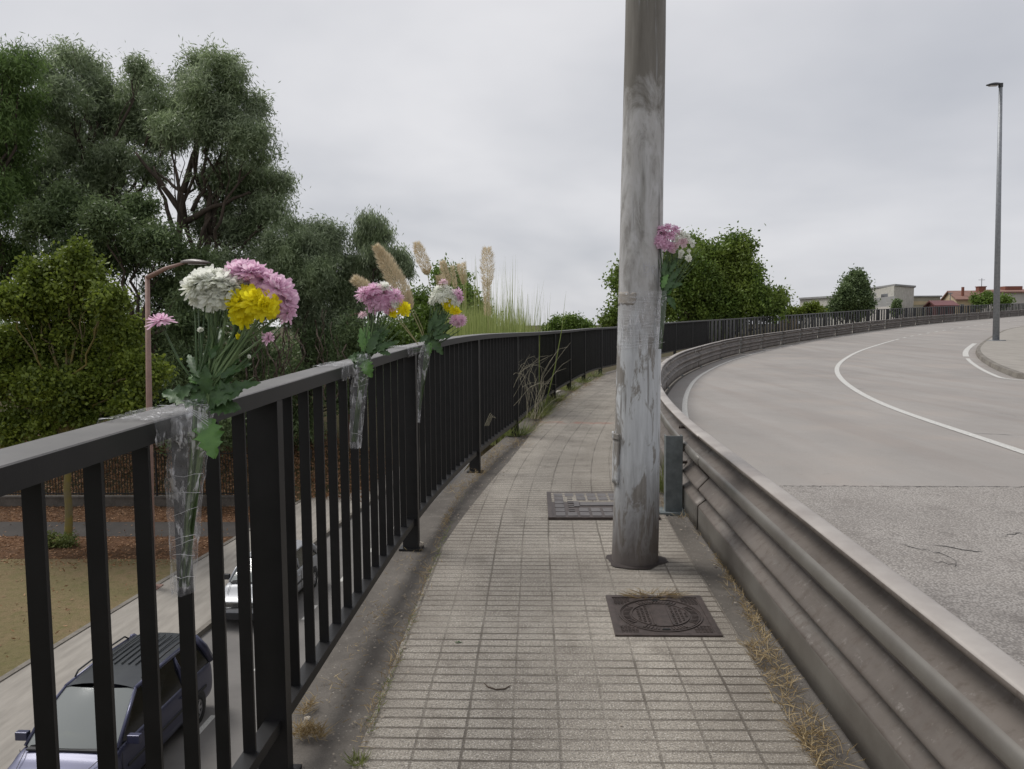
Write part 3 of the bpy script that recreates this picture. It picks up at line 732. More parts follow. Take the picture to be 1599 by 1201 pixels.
curved_patch('hatch_flap', ah0 - .45, ah1 + .04, zh1 - .004, zh1 + .03, .010, .010, MT['pole'])
pa0, pz1 = polang(967, 457); pa1, _ = polang(992, 457); _, pz0 = polang(975, 474)
curved_patch('torn_paper', pa0, pa1, pz0, pz1, .001, .0015, MT['paper'], ragged=.012)
# scratched letters
mb = MB()
def scratch(px, w_=.0026):
    P = []
    for (x, y) in px:
        a, z = polang(x, y); P.append((a, z))
    A = []; B = []
    for i, (a, z) in enumerate(P):
        a2, z2 = P[min(i + 1, len(P) - 1)]; a1, z1 = P[max(i - 1, 0)]
        r = prad(z); t = Vector(((a2 - a1) * r, z2 - z1))
        if t.length == 0: t = Vector((1, 0))
        t.normalize(); nx, nz = -t.y * w_, t.x * w_
        A.append(cyl(a + nx / r, z + nz, .0018)); B.append(cyl(a - nx / r, z - nz, .0018))
    mb.strip(A, B)
scratch([(1004, 411), (1004.3, 415), (1005, 420), (1005.5, 423)]); scratch([(1005.5, 416), (1008, 414), (1012, 414.5), (1014, 418), (1013, 422.5), (1010, 425), (1006, 425.5)])
scratch([(1017, 416), (1017.6, 422), (1018, 427)]); scratch([(1017, 416), (1019.5, 414), (1022, 415.5), (1022.5, 419), (1020.5, 421.5), (1018, 422.5), (1020.5, 426), (1023, 430)])
scratch([(1025, 418), (1025.5, 424), (1026, 431), (1027.5, 434), (1027, 439), (1026, 441)]); scratch([(1007.5, 411.5), (1008, 409)]); scratch([(1013.5, 410), (1012.8, 412)])
scratch([(1003, 426.5), (1008, 425.5)], .002); scratch([(1005, 431), (1011, 430)], .002)
mb.build('scratched_letters', MT['chalk'], pole)
# tar stain ring at the base
mb = MB(); A = []; B = []; n = 60
for j in range(n + 1):
    a = 2 * PI * j / n; rr = RB + .022 + .022 * (math.sin(a * 3 + 1) + math.sin(a * 5.3)) * .5 + random.uniform(0, .012)
    A.append(Vector((math.cos(a) * (RB - .01), math.sin(a) * (RB - .01), .012))); B.append(Vector((math.cos(a) * rr * 1.06, math.sin(a) * rr, .003)))
mb.strip(A, B); mb.build('tar_collar', simple('tar', (.045, .034, .030), (.03, .022, .02), 20, .8, bump=.5, bscale=80), pole, shade=True)
# ================================================================ COVERS
def quadpts(pix, dz): return [deck(*p) + Vector((0, 0, dz)) for p in pix]
def cover_frame(c):
    # axes of the cover from its four corners (near-left, near-right, far-right, far-left)
    nl, nr2, fr, fl = c; o = (nl + nr2 + fr + fl) / 4; X = ((nr2 - nl) + (fr - fl)); Y = ((fl - nl) + (fr - nr2))
    w_ = X.length / 2; h_ = Y.length / 2; X = Vector((1, 0, 0)); Y = Vector((0, 1, .0233)).normalized(); return o, X, Y, w_, h_
c1 = quadpts([(958, 993), (1130, 995), (1096, 934), (945, 931)], 0)
o1, X1, Y1, w1, h1 = cover_frame(c1); print('cover1', o1, w1, h1); w1 = h1 = (w1 + h1) / 2
cv = empty('manhole_cover', o1); tag(cv, 'square brown cast iron cover with a round ribbed lid in front of the pole', 'manhole cover')
def onc(c, X, Y, u, v, z): return X * u + Y * v + Vector((0, 0, z))
mb = MB()
def frame_ring(mb, X, Y, a, b, z0, z1, a2=None, b2=None):
    a2 = a2 or a; b2 = b2 or b
    o_ = [X * (sx * a) + Y * (sy * a2) for sx, sy in ((-1, -1), (1, -1), (1, 1), (-1, 1))]; i_ = [X * (sx * b) + Y * (sy * b2) for sx, sy in ((-1, -1), (1, -1), (1, 1), (-1, 1))]
    vs_ = [p + Vector((0, 0, z0)) for p in o_] + [p + Vector((0, 0, z1)) for p in o_] + [p + Vector((0, 0, z1)) for p in i_] + [p + Vector((0, 0, z0)) for p in i_]
    fs = []
    for k in range(4):
        q = (k + 1) % 4; fs += [(k, q, 4 + q, 4 + k), (4 + k, 4 + q, 8 + q, 8 + k), (8 + k, 8 + q, 12 + q, 12 + k)]
    mb.add(vs_, fs)
frame_ring(mb, X1, Y1, w1 / 2, w1 / 2 - .03, -.01, .009)
o = mb.build('frame', MT['castiron'], cv)
mb = MB(); hw = w1 / 2 - .028
mb.add([X1 * (sx * hw) + Y1 * (sy * hw) + Vector((0, 0, .004)) for sx, sy in ((-1, -1), (1, -1), (1, 1), (-1, 1))], [(0, 1, 2, 3)])
def ring(mb, r0, r1, z, n=48, X=X1, Y=Y1, zb=.003, a0=0, a1=2 * PI):
    k = n + 1; V_ = []
    for (r, zz_) in ((r0, zb), (r0, z), (r1, z), (r1, zb)):
        V_ += [X * (r * math.cos(a0 + (a1 - a0) * j / n)) + Y * (r * math.sin(a0 + (a1 - a0) * j / n)) + Vector((0, 0, zz_)) for j in range(k)]
    mb.add(V_, [(b * k + j, b * k + j + 1, (b + 1) * k + j + 1, (b + 1) * k + j) for b in range(3) for j in range(n)])
mb.build('lid', MT['castiron'], cv)
mb = MB(); R1 = hw * .93
ring(mb, R1 * 1.0, R1 * .965, .0085); ring(mb, R1 * .94, R1 * .93, .008); ring(mb, R1 * .70, R1 * .67, .0085)
for sx in (-1, 1):
    mb.box(X1 * (sx * .045) + Vector((0, 0, .006)), (.007, R1 * 1.3, .006))
for j in range(64):      # lettering band: raised blocks all round
    a = 2 * PI * j / 64
    if j % 16 in (7, 8, 9): continue
    c = X1 * (math.cos(a) * R1 * .815) + Y1 * (math.sin(a) * R1 * .815) + Vector((0, 0, .006))
    mb.box(c, (R1 * .15, .007 if j % 3 else .011, .004), a)
for a_ in np.arange(-R1 * .62, R1 * .62, .022):
    for b_ in np.arange(-R1 * .62, R1 * .62, .022):
        if a_ * a_ + b_ * b_ < (R1 * .62) ** 2 and abs(a_) > .056: mb.box(X1 * a_ + Y1 * b_ + Vector((0, 0, .006)), (.013, .006, .004), random.choice((.785, -.785)))
for sx in (-1, 1):
    for sy in (-1, 1):
        for i in range(5):
            for j in range(5):
                a_, b_ = hw * (.93 - i * .075), hw * (.93 - j * .075)
                if a_ * a_ + b_ * b_ > (R1 * 1.06) ** 2: mb.box(X1 * (sx * a_) + Y1 * (sy * b_) + Vector((0, 0, .006)), (.013, .007, .004), .785 * sx * sy)
mb.build('raised_pattern', MT['castiron'], cv)
mb = MB()
for s_ in (-1, 1): mb.box(Y1 * (s_ * R1 * .86) + Vector((0, 0, .0075)), (.035, .014, .003))
mb.build('lifting_slot', MT['iron'], cv)
pA, pB, pC = deck(850, 812), deck(862, 768), deck(974, 770)
w2 = .84; h2 = pB.y - pA.y; o2 = Vector((pA.x + w2 / 2 + .03, (pA.y + pB.y) / 2, g((pA.y + pB.y) / 2))); print('cover2', o2, w2, h2)
cv2 = empty('inspection_cover', o2); tag(cv2, 'rectangular grey iron cover with squares pattern behind the pole', 'manhole cover')
X2, Y2 = Vector((1, 0, 0)), Vector((0, 1, -.004)).normalized()
mb = MB(); frame_ring(mb, X2, Y2, w2 / 2, w2 / 2 - .035, -.01, .010, h2 / 2, h2 / 2 - .03); mb.build('frame', MT['castiron'], cv2)
mc2 = simple('cast_iron_worn', (.16, .145, .14), (.11, .10, .098), 12, .5, .4, bump=.3)
mb = MB(); mb.add([X2 * (sx * (w2 / 2 - .03)) + Y2 * (sy * (h2 / 2 - .03)) + Vector((0, 0, .002)) for sx, sy in ((-1, -1), (1, -1), (1, 1), (-1, 1))], [(0, 1, 2, 3)]); mb.build('lid', MT['castiron'], cv2)
mb = MB(); nx_, ny_ = 8, 6; cw = (w2 - .10) / nx_; ch = (h2 - .10) / ny_
for i in range(nx_):
    for j in range(ny_):
        if i in (1, 6) and 1 <= j <= 4: # lettering columns
            for q in range(2): mb.box(X2 * (-w2 / 2 + .05 + cw * (i + .5)) + Y2 * (-h2 / 2 + .05 + ch * (j + .3 + .4 * q)) + Vector((0, 0, .005)), (cw * .5, ch * .18, .006))
            continue
        if 2 <= i <= 5 and j in (2, 3): continue
        mb.box(X2 * (-w2 / 2 + .05 + cw * (i + .5)) + Y2 * (-h2 / 2 + .05 + ch * (j + .5)) + Vector((0, 0, .0055)), (cw * .80, ch * .84, .007))
mb.box(Vector((0, 0, .006)), (cw * 3.4, ch * .8, .008)); mb.box(Vector((-cw * 2.0, 0, .006)), (cw * .5, ch * 1.3, .008))
mb.build('raised_squares', mc2, cv2, bevel=.003)
# ================================================================ VEGETATION
def rodr(n):   # random unit vectors
    v = RNG.normal(size=(n, 3)); return v / np.linalg.norm(v, axis=1)[:, None]
def leaf_quads(C, D, N_, L, W):
    """diamond leaves: C base, D unit direction, N_ unit sideways, L length, W width"""
    a = C; b = C + D * (L * .45)[:, None] + N_ * (W * .5)[:, None]; c = C + D * L[:, None]; d = C + D * (L * .45)[:, None] - N_ * (W * .5)[:, None]
    V = np.stack([a, b, c, d], 1).reshape(-1, 3); Q = np.arange(len(V)).reshape(-1, 4); return V, Q
def perp(D):
    r = rodr(len(D)); s_ = np.cross(D, r); return s_ / (np.linalg.norm(s_, axis=1)[:, None] + 1e-9)
def crown(blobs, nclump, nleaf, L, W, droop, clump_r, shell=.55):
    """blobs: (centre, radius). Leaves hang in clumps round each blob's shell."""
    Vs, Ts, = [], []
    tot = sum(b[1] ** 2 for b in blobs)
    for c, r in blobs:
        k = max(4, int(nclump * r * r / tot)); u = rodr(k); rad = r * (shell + (1 - shell) * RNG.random(k) ** .6); rad *= (1 + .22 * RNG.normal(size=k) * .5)
        cc = np.array(c) + u * rad[:, None] * np.array([1, 1, .9])
        base = RNG.random(k)
        cr_ = clump_r * (.6 + .8 * RNG.random(k))
        C = np.repeat(cc, nleaf, 0) + RNG.normal(size=(k * nleaf, 3)) * np.repeat(cr_, nleaf)[:, None] * .5
        D = rodr(k * nleaf) * (1 - droop); D[:, 2] -= droop; D /= np.linalg.norm(D, axis=1)[:, None]
        l = L * (.6 + .8 * RNG.random(k * nleaf)); V, Q = leaf_quads(C, D, perp(D), l, W * (.7 + .6 * RNG.random(k * nleaf)))
        Vs.append(V); t = np.clip(np.repeat(base, nleaf) ** 1.3 * .75 + RNG.random(k * nleaf) * .35 - .05, 0, 1); Ts.append(np.repeat(t, 4))
    V = np.concatenate(Vs); return V, np.arange(len(V)).reshape(-1, 4), np.concatenate(Ts)
def pblobs(lst, d, jit=0.0):
    out = []
    for q in lst:
        px, py, r = q[:3]; dd = d + (q[3] if len(q) > 3 else random.uniform(-jit, jit)); out.append((at(px, py, dd), r * dd / F))
    return out
def limb(mb, a, b, r0, r1, wob=.05, n=7):
    a, b = Vector(a), Vector(b); L = (b - a).length; pts = []
    for i in range(n + 1):
        t = i / n; p = a.lerp(b, t); sag = math.sin(t * PI)
        pts.append(p + Vector((random.uniform(-1, 1), random.uniform(-1, 1), random.uniform(-.5, 1))) * (wob * L * sag) * .6)
    mb.tube(pts, [r0 + (r1 - r0) * i / n for i in range(n + 1)], 7)
    return pts
def lumps(blobs, n=3):
    out = []
    for c, r in blobs:
        out.append((c, r * .86))
        for u in rodr(n): out.append((Vector(c) + Vector((u[0], u[1], abs(u[2]) * .7 + u[2] * .3)) * r * .72, r * random.uniform(.34, .52)))
    return out
def tree(name, label, cat, base, blobs, leafm, barkm, trunk_r, nclump, nleaf, L, W, droop, clump_r, group=None, fork=.45, shell=.55, extra=None):
    root = empty(name, (0, 0, 0)); tag(root, label, cat, group)
    base = Vector(base); mb = MB(); top = max(blobs, key=lambda b: b[0][2])[0]
    cen = sum((Vector(b[0]) for b in blobs), Vector()) / len(blobs)
    f = base.lerp(Vector((cen.x, cen.y, cen.z)), fork); f.x = base.x + (cen.x - base.x) * .35; f.y = base.y + (cen.y - base.y) * .35
    limb(mb, base - Vector((0, 0, .3)), f, trunk_r, trunk_r * .7, .02)
    hub = f.lerp(cen, .5); limb(mb, f, hub, trunk_r * .7, trunk_r * .45, .05)
    for c, r in blobs:
        c = Vector(c); st = f if random.random() < .5 else hub
        P = limb(mb, st, c, trunk_r * .38, trunk_r * .10, .08, 9)
        for q in range(3):
            e = c + Vector(rodr(1)[0]) * r * .8; limb(mb, P[random.randint(5, 9)], e, trunk_r * .10, trunk_r * .025, .1, 5)
    if extra: extra(mb)
    mb.build('trunk', barkm, root, shade=True)
    V, Q, T = crown(lumps(blobs), int(nclump * 1.15), nleaf, L, W, droop, clump_r * .85, shell); npmesh('crown', V, Q, leafm, root, T)
    return root
def gbase(px, py, d):
    p = at(px, py, d); return (p.x, p.y, hillz(p.x, p.y))
# eucalyptus group at the left
E1 = [(352, 118, 38), (325, 150, 48), (378, 165, 36), (390, 225, 42), (350, 205, 50), (300, 195, 36), (405, 290, 44), (352, 285, 50), (425, 330, 30), (385, 360, 48), (330, 350, 36), (300, 95, 15), (440, 285, 14), (268, 210, 30), (290, 130, 22), (345, 430, 50), (405, 430, 44)]
def big_limbs(mb):
    for a, b, r in (((275, 640), (283, 300), .42), ((283, 330), (212, 238), .2), ((283, 400), (240, 260), .18), ((280, 420), (210, 290), .14), ((285, 300), (330, 150), .2), ((285, 350), (390, 300), .2), ((283, 300), (240, 265), .12), ((300, 330), (345, 240), .14)):
        limb(mb, at(a[0], a[1], 46), at(b[0], b[1], 46 + random.uniform(-2, 2)), r, r * .35, .05, 8)
tree('eucalyptus_tree', 'tallest dark grey green eucalyptus with a bulging right side against the sky', 'tree', gbase(275, 700, 46), pblobs(E1, 46, 2.5), MT['euc'], MT['bark'], .42, 1250, 70, .31, .06, .45, .72, 'tall eucalyptus trees behind the lawn', extra=big_limbs)
E2 = [(112, 92, 26), (140, 108, 24), (85, 120, 28), (160, 150, 40), (105, 165, 44), (205, 165, 38), (235, 130, 26), (215, 105, 14), (60, 190, 38), (150, 205, 44), (225, 205, 36), (110, 235, 42), (200, 250, 30), (60, 260, 30), (160, 255, 26), (175, 275, 34), (235, 265, 28), (120, 290, 40), (60, 305, 36), (180, 320, 30), (255, 215, 26), (280, 175, 24), (250, 165, 22)]
tree('eucalyptus_tree', 'dark eucalyptus with a thin wispy top behind the yellow green tree', 'tree', gbase(140, 690, 49), pblobs(E2, 49, 2.5), MT['euc'], MT['bark'], .4, 1150, 70, .33, .065, .45, .78, 'tall eucalyptus trees behind the lawn')
E3 = [(35, 100, 26), (5, 110, 34), (20, 160, 42), (-15, 190, 50), (20, 225, 36), (-30, 250, 50), (15, 290, 34), (-20, 320, 50), (-10, 410, 50), (30, 400, 34), (-60, 180, 60), (-70, 320, 60)]
tree('eucalyptus_tree', 'brighter green feathery eucalyptus at the far left of the wood', 'tree', gbase(-20, 700, 43), pblobs(E3, 43, 2), MT['eucg'], MT['bark'], .4, 800, 90, .32, .055, .5, .85, 'tall eucalyptus trees behind the lawn')
E4 = [(110, 330, 40), (60, 350, 36), (165, 345, 36), (215, 340, 34), (250, 380, 40), (200, 400, 40), (120, 400, 46), (300, 420, 36), (260, 460, 40), (300, 500, 44), (240, 540, 46), (310, 580, 50), (250, 640, 46), (340, 660, 44), (90, 470, 50), (200, 620, 40)]
tree('evergreen_tree', 'dense dark lower trees filling the wood behind the lamp', 'tree', gbase(220, 760, 42), pblobs(E4, 42, 2), MT['darkl'], MT['bark'], .3, 1100, 75, .26, .08, .35, .7, shell=.4)
E5 = [(490, 365, 24), (515, 385, 30), (470, 390, 34), (525, 420, 34), (480, 435, 40), (440, 400, 36), (430, 450, 42), (520, 465, 36), (470, 485, 36), (505, 505, 30), (455, 355, 12)]
tree('eucalyptus_tree', 'mid height eucalyptus between the near bouquet and the pampas plume', 'tree', gbase(480, 640, 44), pblobs(E5, 44, 1.5), MT['euc'], MT['bark'], .3, 760, 80, .27, .05, .45, .6, 'tall eucalyptus trees behind the lawn')
E6 = [(583, 352, 20), (570, 375, 22), (600, 368, 12), (590, 395, 18), (622, 405, 22), (632, 425, 12), (565, 415, 26), (550, 445, 28), (600, 425, 16), (548, 480, 26)]
tree('eucalyptus_tree', 'thin open eucalyptus with drooping tips behind the second bouquet', 'tree', gbase(560, 600, 45), pblobs(E6, 45, 1), MT['euc'], MT['bark'], .2, 420, 70, .28, .045, .6, .5, 'tall eucalyptus trees behind the lawn')
# hanging dry vines in front of the dark wood
vn = MB()
for i in range(24):
    px = random.choice((435, 435, 505, 520, 395)) + random.gauss(0, 16); y0 = random.uniform(480, 540); P = []
    x = px
    for k in range(9): P.append(at(x, y0 + k * 13, 39.4 + random.uniform(-.3, .3))); x += random.gauss(0, 5)
    vn.tube(P, [random.uniform(.015, .05)] * 9, 4)
o = vn.build('dry_vines', MT['vine']); tag(o, 'tangle of bare brown vines hanging under the eucalyptus', 'vines', kind='stuff')
# undergrowth low behind the railing, and wood behind
US = [(395, 560, 40), (440, 600, 44), (500, 590, 40), (545, 560, 34), (590, 560, 36), (405, 660, 46), (470, 660, 40), (540, 620, 40), (590, 600, 30), (500, 540, 30), (560, 520, 26)]
tree('shrub', 'dark understorey shrub with brown twigs behind the near railing', 'shrub', gbase(480, 740, 43), pblobs(US, 43, 2), MT['darkl'], MT['bark'], .14, 330, 80, .26, .08, .35, .8, shell=.3)
U2 = [(610, 520, 20), (640, 525, 22), (665, 500, 22), (655, 470, 16), (690, 470, 26), (705, 445, 22), (690, 430, 12), (725, 470, 24), (740, 490, 22), (715, 510, 26), (670, 530, 26), (700, 540, 24), (640, 560, 26), (755, 515, 14)]
tree('leafy_tree', 'mid green tree behind the third bouquet and the reeds', 'tree', gbase(690, 600, 56), pblobs(U2, 56, 2), MT['bushl'], MT['bark'], .22, 300, 70, .3, .13, .25, .9)
V, Q, T = crown([(Vector((x, 62 + 4 * math.sin(x), 0.2 + 1.2 * math.sin(x * .7))), 3.6) for x in np.arange(-62, -8, 3.4)] + [(Vector((x, 59, -3.4)), 3.2) for x in np.arange(-55, -5, 3.6)], 900, 60, .5, .16, .3, 1.3, .2)
o = npmesh('distant_wood', V, Q, MT['darkl'], None, T); tag(o, 'dark mass of woodland on the slope beyond the iron fence', 'woodland', kind='stuff')
# small yellow green street tree
S1 = [(120, 402, 16), (100, 425, 26), (140, 430, 24), (60, 430, 26), (170, 470, 28), (110, 470, 40), (50, 480, 36), (15, 470, 30), (190, 520, 34), (130, 530, 46), (65, 545, 46), (10, 540, 36), (215, 570, 30), (160, 590, 44), (95, 610, 46), (30, 610, 44), (220, 610, 22), (-20, 590, 34), (150, 650, 36), (90, 665, 34), (30, 670, 30), (235, 585, 18), (200, 640, 22)]
tree('street_tree', 'bushy yellow green broadleaf tree with a lichen covered trunk on the lawn', 'tree', onz(107, 853, ZL), pblobs(S1, 28.5, 1.2), MT['broad'], MT['barkpale'], .15, 1000, 70, .15, .11, .3, .42, fork=.55, shell=.6)
b = onz(268, 800, ZL)
tree('street_tree', 'small thin tree beside the iron fence behind the wrapped baluster', 'tree', onz(295, 812, ZL), [(Vector((b.x + .6 * i, b.y + 1, -3.2 + .5 * (i % 2))), 1.1) for i in range(-1, 4)], MT['darkl'], MT['bark'], .09, 80, 50, .16, .1, .3, .5)
# trees at the right
R1_ = [(1120, 405, 34), (1150, 395, 26), (1095, 400, 26), (1160, 432, 28), (1130, 440, 46), (1085, 440, 40), (1182, 462, 20), (1165, 475, 32), (1120, 490, 44), (1205, 480, 18), (1070, 480, 36), (1055, 415, 22), (1050, 450, 30), (1215, 468, 10), (1030, 470, 30), (1075, 382, 12)]
tree('round_tree', 'large round green tree behind the far railing right of the pole', 'tree', (at(1120, 500, 46).x, at(1120, 500, 46).y, ZL), pblobs(R1_, 46, 1.5), MT['round_'], MT['bark'], .25, 900, 90, .19, .11, .3, .62)
R2_ = [(985, 430, 24), (968, 445, 13), (975, 490, 26), (958, 500, 14), (990, 470, 26), (1005, 500, 26)]
tree('round_tree', 'loose dark leafy tree showing along the left edge of the pole', 'tree', (at(985, 500, 50).x, at(985, 500, 50).y, ZL), pblobs(R2_, 50, 1), MT['round_'], MT['bark'], .2, 170, 60, .24, .13, .3, .7)
R3_ = [(870, 510, 14), (888, 506, 15), (905, 511, 14), (918, 516, 10), (858, 516, 9), (890, 518, 16)]
tree('round_bush', 'low rounded light green bush above the railing left of the pole', 'bush', (at(888, 515, 62).x, at(888, 515, 62).y, ZL), pblobs(R3_, 62, .5), MT['bushl'], MT['bark'], .15, 260, 50, .2, .11, .1, .45)
R4_ = [(1338, 430, 7), (1332, 440, 12), (1343, 447, 12), (1320, 456, 13), (1342, 463, 15), (1312, 474, 14), (1335, 482, 19), (1352, 476, 10), (1303, 486, 9), (1325, 468, 15)]
tree('cypress_tree', 'dark egg shaped evergreen in front of the pale concrete building', 'tree', (at(1330, 490, 82).x, at(1330, 490, 82).y, -4), pblobs(R4_, 82, .8), MT['darkl'], MT['bark'], .25, 480, 70, .26, .15, .1, .6, shell=.6)
R5_ = [(1400, 473, 3.5), (1400, 479, 4.5), (1400, 487, 5.5)]
tree('cypress_tree', 'tiny dark pointed conifer in front of the concrete block', 'tree', (at(1400, 490, 95).x, at(1400, 490, 95).y, -4), pblobs(R5_, 95, .1), MT['darkl'], MT['bark'], .1, 60, 40, .3, .15, .0, .3, shell=.5)
R6_ = [(1236, 487, 8), (1248, 490, 8), (1226, 491, 7), (1262, 484, 9), (1272, 478, 5), (1280, 488, 7)]
tree('bush', 'yellow green twiggy bush behind the far railing below the long wall', 'bush', (at(1250, 490, 66).x, at(1250, 490, 66).y, -4), pblobs(R6_, 66, .5), MT['broad'], MT['bark'], .06, 90, 40, .2, .13, .2, .35)
R7_ = [(1525, 470, 7), (1540, 467, 9), (1556, 470, 8), (1570, 470, 7), (1533, 475, 8), (1562, 476, 8)]
tree('bush', 'pale green bush in front of the red roofed house', 'bush', (at(1545, 480, 118).x, at(1545, 480, 118).y, -2), pblobs(R7_, 118, .5), MT['bushl'], MT['bark'], .08, 90, 40, .34, .22, .1, .6)
# small shrub at the foot of the street tree
bp = onz(88, 858, ZL)
V, Q, T = crown([(Vector((bp.x + .25 * i, bp.y + .1 * (i % 2), ZL + .3)), .3) for i in range(-2, 3)], 50, 40, .1, .06, .0, .14); o = npmesh('shrub', V, Q, MT['grassb'], None, T); tag(o, 'small green shrub at the foot of the yellow green tree', 'shrub')
# fallen leaves: on the strewn ground
n = 9000; xx = RNG.uniform(-34, -11.7, n); yy = np.where(RNG.random(n) < .5, RNG.uniform(25.2, 28.9, n), RNG.uniform(31.1, 33.8, n)); m_ = RNG.random(n) < .12; yy[m_] = RNG.uniform(18, 31, m_.sum())
lx = np.interp(yy, SL[:, 1], SL[:, 0]); ok = xx < lx - .2; xx, yy = xx[ok], yy[ok]; n = len(xx)
C = np.stack([xx, yy, np.full(n, ZL + .12)], 1); D = rodr(n); D[:, 2] *= .3; D /= np.linalg.norm(D, axis=1)[:, None]
V, Q = leaf_quads(C, D, perp(D), .10 + .06 * RNG.random(n), np.full(n, .045)); o = npmesh('fallen_leaves', V, Q, MT['oldleaf'], None, np.repeat(RNG.random(n), 4)); tag(o, 'brown fallen leaves strewn over the ground by the path', 'leaves', kind='stuff')
# dead leaves and ivy on the slope behind the iron fence
n = 26000; xx = RNG.uniform(-40, -8, n); yy = RNG.uniform(34.4, 44, n)
C = np.stack([xx, yy, [hillz(a, b) + .1 for a, b in zip(xx, yy)]], 1); C[:, 2] += RNG.random(n) * .35
V, Q = leaf_quads(C, rodr(n), rodr(n), .14 + .08 * RNG.random(n), np.full(n, .09)); o = npmesh('slope_undergrowth', V, Q, MT['oldleaf'], None, np.repeat(RNG.random(n) * .6, 4)); tag(o, 'brown dead leaves and creepers covering the slope behind the iron fence', 'undergrowth', kind='stuff')
# ---------------------------------------------------------------- blades
def blades(specs):
    """each: base, tip, width, bend vector -> curved 4 segment blade"""
    Vs, Ts = [], []
    for (b, t, w_, bend, tn) in specs:
        b, t, bend = np.array(b), np.array(t), np.array(bend); d = t - b; s_ = np.cross(d, RNG.normal(size=3)); s_ /= np.linalg.norm(s_) + 1e-9
        k = 5; P = [b + d * u + bend * (4 * u * (1 - u)) * .5 + bend * u * u for u in np.linspace(0, 1, k)]; wd = [w_ * x for x in (.8, 1, .8, .5, .05)]
        for i in range(k - 1):
            Vs += [P[i] - s_ * wd[i] / 2, P[i] + s_ * wd[i] / 2, P[i + 1] + s_ * wd[i + 1] / 2, P[i + 1] - s_ * wd[i + 1] / 2]; Ts += [tn] * 4
    V = np.array(Vs); return V, np.arange(len(V)).reshape(-1, 4), np.array(Ts)
def tuft(name, label, cat, c, n, h, spread, mat, w_=.004, lean=.5, group=None, kind=None, flat=1.0, rad=None):
    sp_ = []; rad = rad or spread * .3
    for _ in range(n):
        a = random.uniform(0, 2 * PI); r = rad * math.sqrt(random.random()); b = (c[0] + r * math.cos(a), c[1] + r * math.sin(a) * flat, c[2]); hh = h * random.uniform(.35, 1)
        a2 = a + random.gauss(0, .8); s_ = spread * random.uniform(.1, 1)
        t = (b[0] + math.cos(a2) * s_, b[1] + math.sin(a2) * s_ * flat, b[2] + hh)
        sp_.append((b, t, w_ * random.uniform(.6, 1.3), (math.cos(a2) * s_ * lean, math.sin(a2) * s_ * lean, -hh * .3 * lean), random.random()))
    V, Q, T = blades(sp_); o = npmesh(name, V, Q, mat, None, T); tag(o, label, cat, group, kind); return o
def dk(px, py): p = deck(px, py); return (p.x, p.y, p.z)
def strawline(name, label, px, n, w_, h=.02, mat='straw', ln=.07):
    P = [deck(*q) for q in px]; sp_ = []
    segs = [(a, b, (b - a).length) for a, b in zip(P[:-1], P[1:])]; tot = sum(x[2] for x in segs)
    cl_ = [random.random() for _ in range(max(4, n // 22))]
    for _ in range(n):
        u = min(.999, max(0, random.choice(cl_) + random.gauss(0, .02))) * tot if random.random() < .75 else random.random() * tot
        for a, b, l in segs:
            if u <= l: break
            u -= l
        q = a.lerp(b, min(1, u / l)); q = q + Vector((random.gauss(0, w_), random.gauss(0, w_), 0)); a2 = random.uniform(0, 2 * PI); l2 = ln * random.uniform(.3, 1)
        z = g(q.y) + random.uniform(0, h); sp_.append(((q.x, q.y, z), (q.x + math.cos(a2) * l2, q.y + math.sin(a2) * l2, z + random.uniform(0, h)), .003, (random.gauss(0, .01), random.gauss(0, .01), random.uniform(0, .02)), random.random()))
    V, Q, T = blades(sp_); o = npmesh(name, V, Q, MT[mat], None, T); tag(o, label, 'dry grass', kind='stuff'); return o
GG = 'grass tufts along the foot of the railing'
tuft('grass_tuft', 'big green and yellow grass tuft against the railing', 'grass tuft', dk(805, 680), 190, .30, .26, MT['grassb'], .006, .5, GG, flat=.7, rad=.14)
tuft('grass_tuft', 'bright green grass clump between the pole and the barrier post', 'grass tuft', dk(1038, 768), 150, .42, .10, MT['grassb'], .005, .35, GG, rad=.07)
tuft('weed', 'small bright green weed at the bottom edge of the footpath', 'weed', dk(560, 1192), 60, .05, .04, MT['grassb'], .004, .4, rad=.03)
tuft('grass_tuft', 'dry yellow tuft growing behind the round manhole cover', 'grass tuft', dk(1020, 931), 140, .05, .10, MT['straw'], .0035, .5, GG, flat=.3, rad=.14)
strawline('dry_grass', 'straw heap at the foot of the nearest railing post', [(462, 1150), (485, 1152), (508, 1156)], 260, .012, .035, ln=.06)
strawline('dry_grass', 'thin wisp of straw beside the bottom rail near the first post', [(470, 1120), (484, 1105), (492, 1098)], 90, .006, .02, ln=.06)
for i, (px, py, n) in enumerate([(845, 650, 110), (856, 640, 80), (872, 625, 90), (896, 609, 80), (917, 597, 70), (940, 588, 60)]):
    where = ['low green grass against the fourth visible post foot', 'yellow grass just past the fourth visible post foot', 'low grass under the far part of the bottom rail', 'fringe of yellow green grass further along the bottom rail', 'short dry grass near the bend of the railing', 'last strip of grass under the railing before the pole'][i]
    p = dk(px, py); p = (fx(p[1]) - .02, p[1], p[2]); tuft('grass_tuft', where, 'grass tuft', p, n * 2, .26, .22, MT['grassb'], .009, .4, GG, flat=3.0, rad=.13)
strawline('dry_grass', 'dry straw littering the strip below the crash barrier', [(1125, 870), (1150, 930), (1185, 985), (1215, 1045), (1240, 1090), (1290, 1160), (1330, 1210)], 900, .022, .03)
strawline('dry_grass', 'straw and moss in the joint at the right edge of the tiles', [(1170, 1005), (1200, 1060), (1235, 1120), (1270, 1180), (1290, 1210)], 420, .018, .02)
strawline('dry_grass', 'thin line of straw along the left edge of the tiles', [(560, 1165), (595, 1080), (640, 975), (672, 880), (700, 805), (725, 765), (760, 735)], 600, .012, .02, ln=.05)
